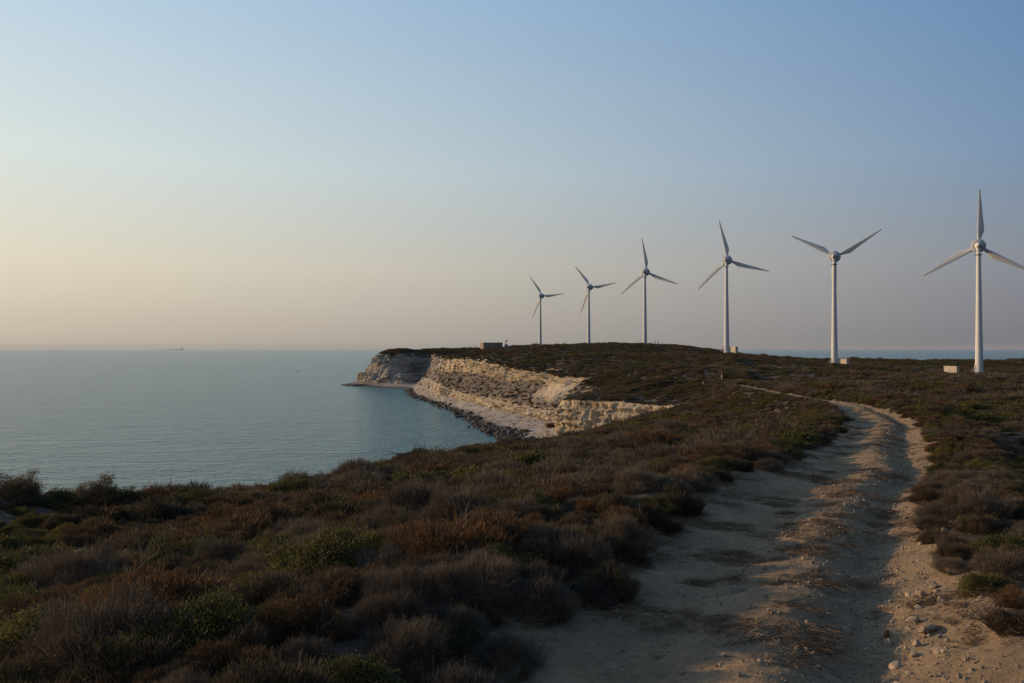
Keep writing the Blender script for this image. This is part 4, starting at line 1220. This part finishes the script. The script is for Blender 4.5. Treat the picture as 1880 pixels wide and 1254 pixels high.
def person(loc, rz, label, top, legs, pose='stand', group=None, hair_long=False, skirt=False):
    t = empty('person', loc, rz, label, 'person', group)
    st = .17 if pose == 'walk' else .0
    sit = pose == 'sit'
    hipz = .10 if sit else .92
    P, E, Rr = [], [], []
    def add(p, r_, par=None):
        P.append(Vector(p)); Rr.append(r_)
        if par is not None: E.append((par, len(P) - 1))
        return len(P) - 1
    pel = add((0, 0, hipz), (.155, .10)); wa = add((0, 0, hipz + .18), (.13, .09), pel); ch = add((0, 0, hipz + .42), (.165, .105), wa)
    sh = add((0, 0, hipz + .52), (.12, .075), ch); nk = add((0, .01, hipz + .60), .052, sh); jaw = add((0, -.015, hipz + .68), (.062, .075), nk); hd = add((0, -.005, hipz + .77), (.076, .095), jaw); crown = add((0, .0, hipz + .85), (.05, .06), hd)
    add((0, -.115, hipz + .735), .014, jaw)
    arms, lgs = [], []
    for s in (-1, 1):
        so_ = add((s * .20, 0, hipz + .49), .052, sh)
        sw = s * st * 1.0
        el = add((s * .25, .02 + sw * .7, hipz + .22), .042, so_); wr = add((s * .24, -.06 + sw * 1.3, hipz - .01 if not sit else hipz + .03), .029, el)
        pm = add((s * .235, -.075 + sw * 1.4, hipz - .09 if not sit else hipz - .01), (.034, .018), wr)
        dz = -.01 if sit else 0
        for f in range(4): add((s * .235 - .006, -.105 + sw * 1.4 + f * .020, hipz - .165 + abs(f - 1.3) * .008 if not sit else hipz - .04), .0085, pm)
        add((s * .215, -.12 + sw * 1.4, (hipz - .11) if not sit else hipz - .01), .0095, pm)
        arms.append((so_, el, wr))
        hp = add((s * .095, 0, hipz - .06), .088, pel)
        if sit: kn = add((s * .12, -.42, hipz - .02), .06, hp); an = add((s * .12, -.46, hipz - .42), .04, kn); toe = add((s * .12, -.64, hipz - .46), .035, an)
        else:
            kn = add((s * .10, -s * st * .7 - .02, .50), .06, hp); an = add((s * .10, -s * st * 1.5 + .02, .085), .038, kn); toe = add((s * .115, -s * st * 1.5 - .14, .035), .034, an)
        lgs.append((hp, kn, an, toe))
    bo = skin_part('body', P, E, Rr, M['skin'], t, 2)
    def sub(name, chain_ids, extra, mat):
        mp = {}; pts, ed, rd_ = [], [], []
        for ids in chain_ids:
            for a, b_ in zip(ids, ids[1:]):
                for q_ in (a, b_):
                    if q_ not in mp:
                        mp[q_] = len(pts); pts.append(P[q_]); r_ = Rr[q_]; r_ = r_ if isinstance(r_, tuple) else (r_, r_)
                        rd_.append((r_[0] + extra, r_[1] + extra))
                if (mp[a], mp[b_]) not in ed: ed.append((mp[a], mp[b_]))
        return skin_part(name, pts, ed, rd_, mat, t, 1)
    sub('shirt', [(pel, wa, ch, sh)] + [(sh, a[0], a[1]) for a in arms], .014, top)
    sub('trousers', [(wa, pel)] + [(pel, l[0], l[1], l[2]) for l in lgs], .012, legs)
    for l in lgs: skin_part('shoe', [P[l[2]] - Vector((0, -.03, .03)), P[l[3]]], [(0, 1)], [(.05, .045), (.042, .03)], M['hair'], t, 2)
    skin_part('hair', [Vector((0, .035, hipz + (.55 if hair_long else .72))), Vector((0, .03, hipz + .80)), Vector((0, .005, hipz + .885))], [(0, 1), (1, 2)], [(.045, .03), (.088, .082), (.03, .03)], M['hair'], t, 2, 1)
    for s in (-1, 1):
        bm = bmesh.new(); bmesh.ops.create_uvsphere(bm, u_segments=8, v_segments=6, radius=.012); bm_obj('eye', bm, M['hair'], t, True, (s * .03, -.098, hipz + .765))
        bm = bmesh.new(); bmesh.ops.create_uvsphere(bm, u_segments=8, v_segments=6, radius=.022); bm_obj('ear', bm, M['skin'], t, True, (s * .076, .0, hipz + .75))
    return t
def gz_(x, y): return float(zland([x], [y])[0])
x, y, z = PX(1291, 706, 176); person((x, y, gz_(x, y)), R(60), 'person in a pale pink top and black trousers walking in the scrub', CL['pink'], CL['black'], 'walk')
x, y, z = PX(1325, 707, 172); person((x, y, gz_(x, y) + .05), R(100), 'person in a black jacket and light trousers with long dark hair', CL['black'], CL['khaki'], 'stand', None, True)
for px, d, lab, c1, c2, rz in [(862,612,'dark clad person standing alone on the skyline left of the building', 'black', 'navy', 20), (871,610,'left one of the two dark clad people close together by the building', 'navy', 'black', -30), (874.5,611,'right one of the two dark clad people close together by the building', 'black', 'black', 40),
                               (1202.5,446,'left one of two dark clad people on the skyline by the third turbine', 'navy', 'black', 10), (1208.5,445,'right one of two dark clad people on the skyline by the third turbine', 'black', 'navy', -50)]:
    x = (px - 940) / F * d
    # stand on the highest ground of the skyline along this bearing
    ds = np.linspace(d - 30, d + 25, 40); zz = zland(x / d * ds, ds); k = int(np.argmax((zz - H) / ds))
    y = ds[k]; x = x / d * y
    person((x, y, zz[k] + .35), R(rz), lab, CL[c1], CL[c2], 'stand')
Mb = b.matrix_basis.copy(); Mb = Matrix.Translation(b.location) @ Matrix.Rotation(R(20), 4, 'Z')
p = Mb @ Vector((4.3, -BD / 2 + .05, BH + .22)); 
person(p, R(20), 'dark clad person sitting on the edge of the building roof', CL['olive'], CL['black'], 'sit')

# ------------------------------------------------------------------ ships on the horizon
def ship(px, d, length, flip, label):
    x = (px - 940) / F * d
    t = empty('cargo_ship', (x, d, 0), 0, label, 'ship', None)
    f = -1 if flip else 1
    bm = bmesh.new(); n = 14; pr, pl, kr, kl_ = [], [], [], []
    hb = length * .075
    for i in range(n + 1):
        u_ = i / n; xx = (u_ - .5) * length * f
        w_ = hb * (1 - max(0, (.22 - u_) / .22) ** 2) * (1 - .35 * max(0, (u_ - .9) / .1))
        hh_ = 10 + 4 * max(0, (.15 - u_) / .15)
        pr.append(bm.verts.new((xx, -w_ - .2, hh_))); pl.append(bm.verts.new((xx, w_ + .2, hh_))); kr.append(bm.verts.new((xx, -w_ * .9 - .1, -2))); kl_.append(bm.verts.new((xx, w_ * .9 + .1, -2)))
    for i in range(n):
        bm.faces.new((pr[i], pr[i + 1], kr[i + 1], kr[i])); bm.faces.new((pl[i], kl_[i], kl_[i + 1], pl[i + 1])); bm.faces.new((pr[i], pl[i], pl[i + 1], pr[i + 1])); bm.faces.new((kr[i], kr[i + 1], kl_[i + 1], kl_[i]))
    for i in (0, n): bm.faces.new((pr[i], kr[i], kl_[i], pl[i]))
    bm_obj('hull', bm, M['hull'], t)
    bm = bmesh.new(); box(bm, (f * length * .40, 0, 19), (length * .09, hb * 1.7, 18)); box(bm, (f * length * .395, 0, 33), (length * .06, hb * 1.9, 6)); su_ = bm_obj('superstructure', bm, M['shipwhite'], t)
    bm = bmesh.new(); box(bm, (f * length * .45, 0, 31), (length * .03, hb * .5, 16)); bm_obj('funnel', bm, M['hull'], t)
    bm = bmesh.new()
    for u_ in (-.38, -.1, .12): bar(bm, (f * length * u_, 0, 14), (f * length * u_, 0, 27), .8)
    bm_obj('mast', bm, M['shipwhite'], t)
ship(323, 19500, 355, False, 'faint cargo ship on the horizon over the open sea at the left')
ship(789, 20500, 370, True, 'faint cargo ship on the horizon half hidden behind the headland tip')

# ------------------------------------------------------------------ haze, sky, sun, camera
bm = bmesh.new(); box(bm, (0, 0, 45), (52000, 52000, 110))
hz = bm_obj('haze', bm, None); tag(hz, 'thin pale sea haze', kind='stuff')
mh = bpy.data.materials.new('haze'); mh.use_nodes = True; nt = mh.node_tree; nt.nodes.remove(nt.nodes['Principled BSDF'])
pv = nt.nodes.new('ShaderNodeVolumePrincipled'); pv.inputs['Color'].default_value = (.62, .66, .72, 1); pv.inputs['Density'].default_value = 2.2e-5; pv.inputs['Anisotropy'].default_value = 0.0
nt.links.new(pv.outputs[0], nt.nodes['Material Output'].inputs['Volume'])
hz.data.materials.append(mh); hz.display_type = 'WIRE'

w = bpy.data.worlds.new('World'); scene.world = w; w.use_nodes = True
nt = w.node_tree; bg = nt.nodes['Background']
sky = nt.nodes.new('ShaderNodeTexSky'); sky.sky_type = 'NISHITA'; sky.sun_disc = False
sky.sun_elevation = R(SUN_EL); sky.sun_rotation = R(SUN_AZ)
sky.air_density = 1.0; sky.dust_density = 2.5; sky.ozone_density = 1.5; sky.altitude = 20
# low haze layer of a late summer evening over the clear-sky model: pale and warm towards the sun, mauve grey away from it
tc = nt.nodes.new('ShaderNodeTexCoord'); sx_ = nt.nodes.new('ShaderNodeSeparateXYZ'); nt.links.new(tc.outputs['Generated'], sx_.inputs[0])
el_ = math_n(nt, 'MAXIMUM', sx_.outputs['Z'], 0.0)
hl = math_n(nt, 'SQRT', math_n(nt, 'MAXIMUM', math_n(nt, 'SUBTRACT', 1.0, math_n(nt, 'MULTIPLY', el_, el_)), 1e-4))
dt_ = math_n(nt, 'ADD', math_n(nt, 'MULTIPLY', sx_.outputs['X'], math.sin(R(SUN_AZ))), math_n(nt, 'MULTIPLY', sx_.outputs['Y'], math.cos(R(SUN_AZ))))
dt_ = math_n(nt, 'DIVIDE', dt_, hl)
tt_ = math_n(nt, 'DIVIDE', math_n(nt, 'ADD', dt_, 0.17), 0.98, True)
bk_ = math_n(nt, 'MULTIPLY_ADD', math_n(nt, 'MULTIPLY', math_n(nt, 'ADD', dt_, 0.17), 1.0), 0.5); bk_.node.inputs[2].default_value = 1.0
bk_ = math_n(nt, 'MINIMUM', bk_, 1.0)
ra = ramp(nt, el_, [(0.0, (.57, .51, .42)), (.03, (.62, .55, .45)), (.092, (.76, .69, .545)), (.21, (.71, .79, .76)), (.38, (.50, .665, .81)), (.75, (.22, .36, .60)), (1.0, (.16, .28, .50))])
rb_ = ramp(nt, el_, [(0.0, (.18, .19, .218)), (.03, (.225, .225, .26)), (.10, (.255, .275, .32)), (.21, (.205, .31, .46)), (.38, (.135, .265, .485)), (.75, (.09, .18, .38)), (1.0, (.08, .16, .34))])
gr_ = mixc(nt, tt_, rb_, ra)
gr_ = mixc(nt, 1.0, gr_, bk_, 'MULTIPLY')
ns_ = mixc(nt, 1.0, sky.outputs[0], (.10, .10, .10), 'MULTIPLY')
fin = mixc(nt, 0.9, ns_, gr_)
fin = mixc(nt, 1.0, fin, (10, 10, 10), 'MULTIPLY')
nt.links.new(fin, bg.inputs[0]); bg.inputs[1].default_value = 0.10
sun = bpy.data.lights.new('sun', 'SUN'); sun.energy = 4.7; sun.angle = R(.5); sun.color = (1, .67, .37)
so_ = bpy.data.objects.new('sun', sun); COL.objects.link(so_)
dv = Vector((math.sin(R(SUN_AZ)) * math.cos(R(SUN_EL)), math.cos(R(SUN_AZ)) * math.cos(R(SUN_EL)), math.sin(R(SUN_EL))))
so_.rotation_euler = dv.to_track_quat('Z', 'Y').to_euler()
so_.location = (-80, 30, 90)

cam = bpy.data.cameras.new('camera'); co = bpy.data.objects.new('camera', cam); COL.objects.link(co)
cam.sensor_width = 36; cam.lens = 36 * F / 1880; cam.clip_start = .1; cam.clip_end = 60000
co.location = (0, 0, H); co.rotation_euler = (R(90) + math.atan((LEVEL - 627) / F), 0, 0)
scene.camera = co

scene.view_settings.view_transform = 'Standard'; scene.view_settings.look = 'None'; scene.view_settings.gamma = 1
scene.view_settings.exposure = 0.0
cy = scene.cycles
scene.render.engine = 'CYCLES'
cy.use_denoising = True
cy.max_bounces = 6; cy.diffuse_bounces = 3; cy.glossy_bounces = 3; cy.transparent_max_bounces = 8; cy.volume_bounces = 0
cy.use_adaptive_sampling = True; cy.adaptive_threshold = 0.01
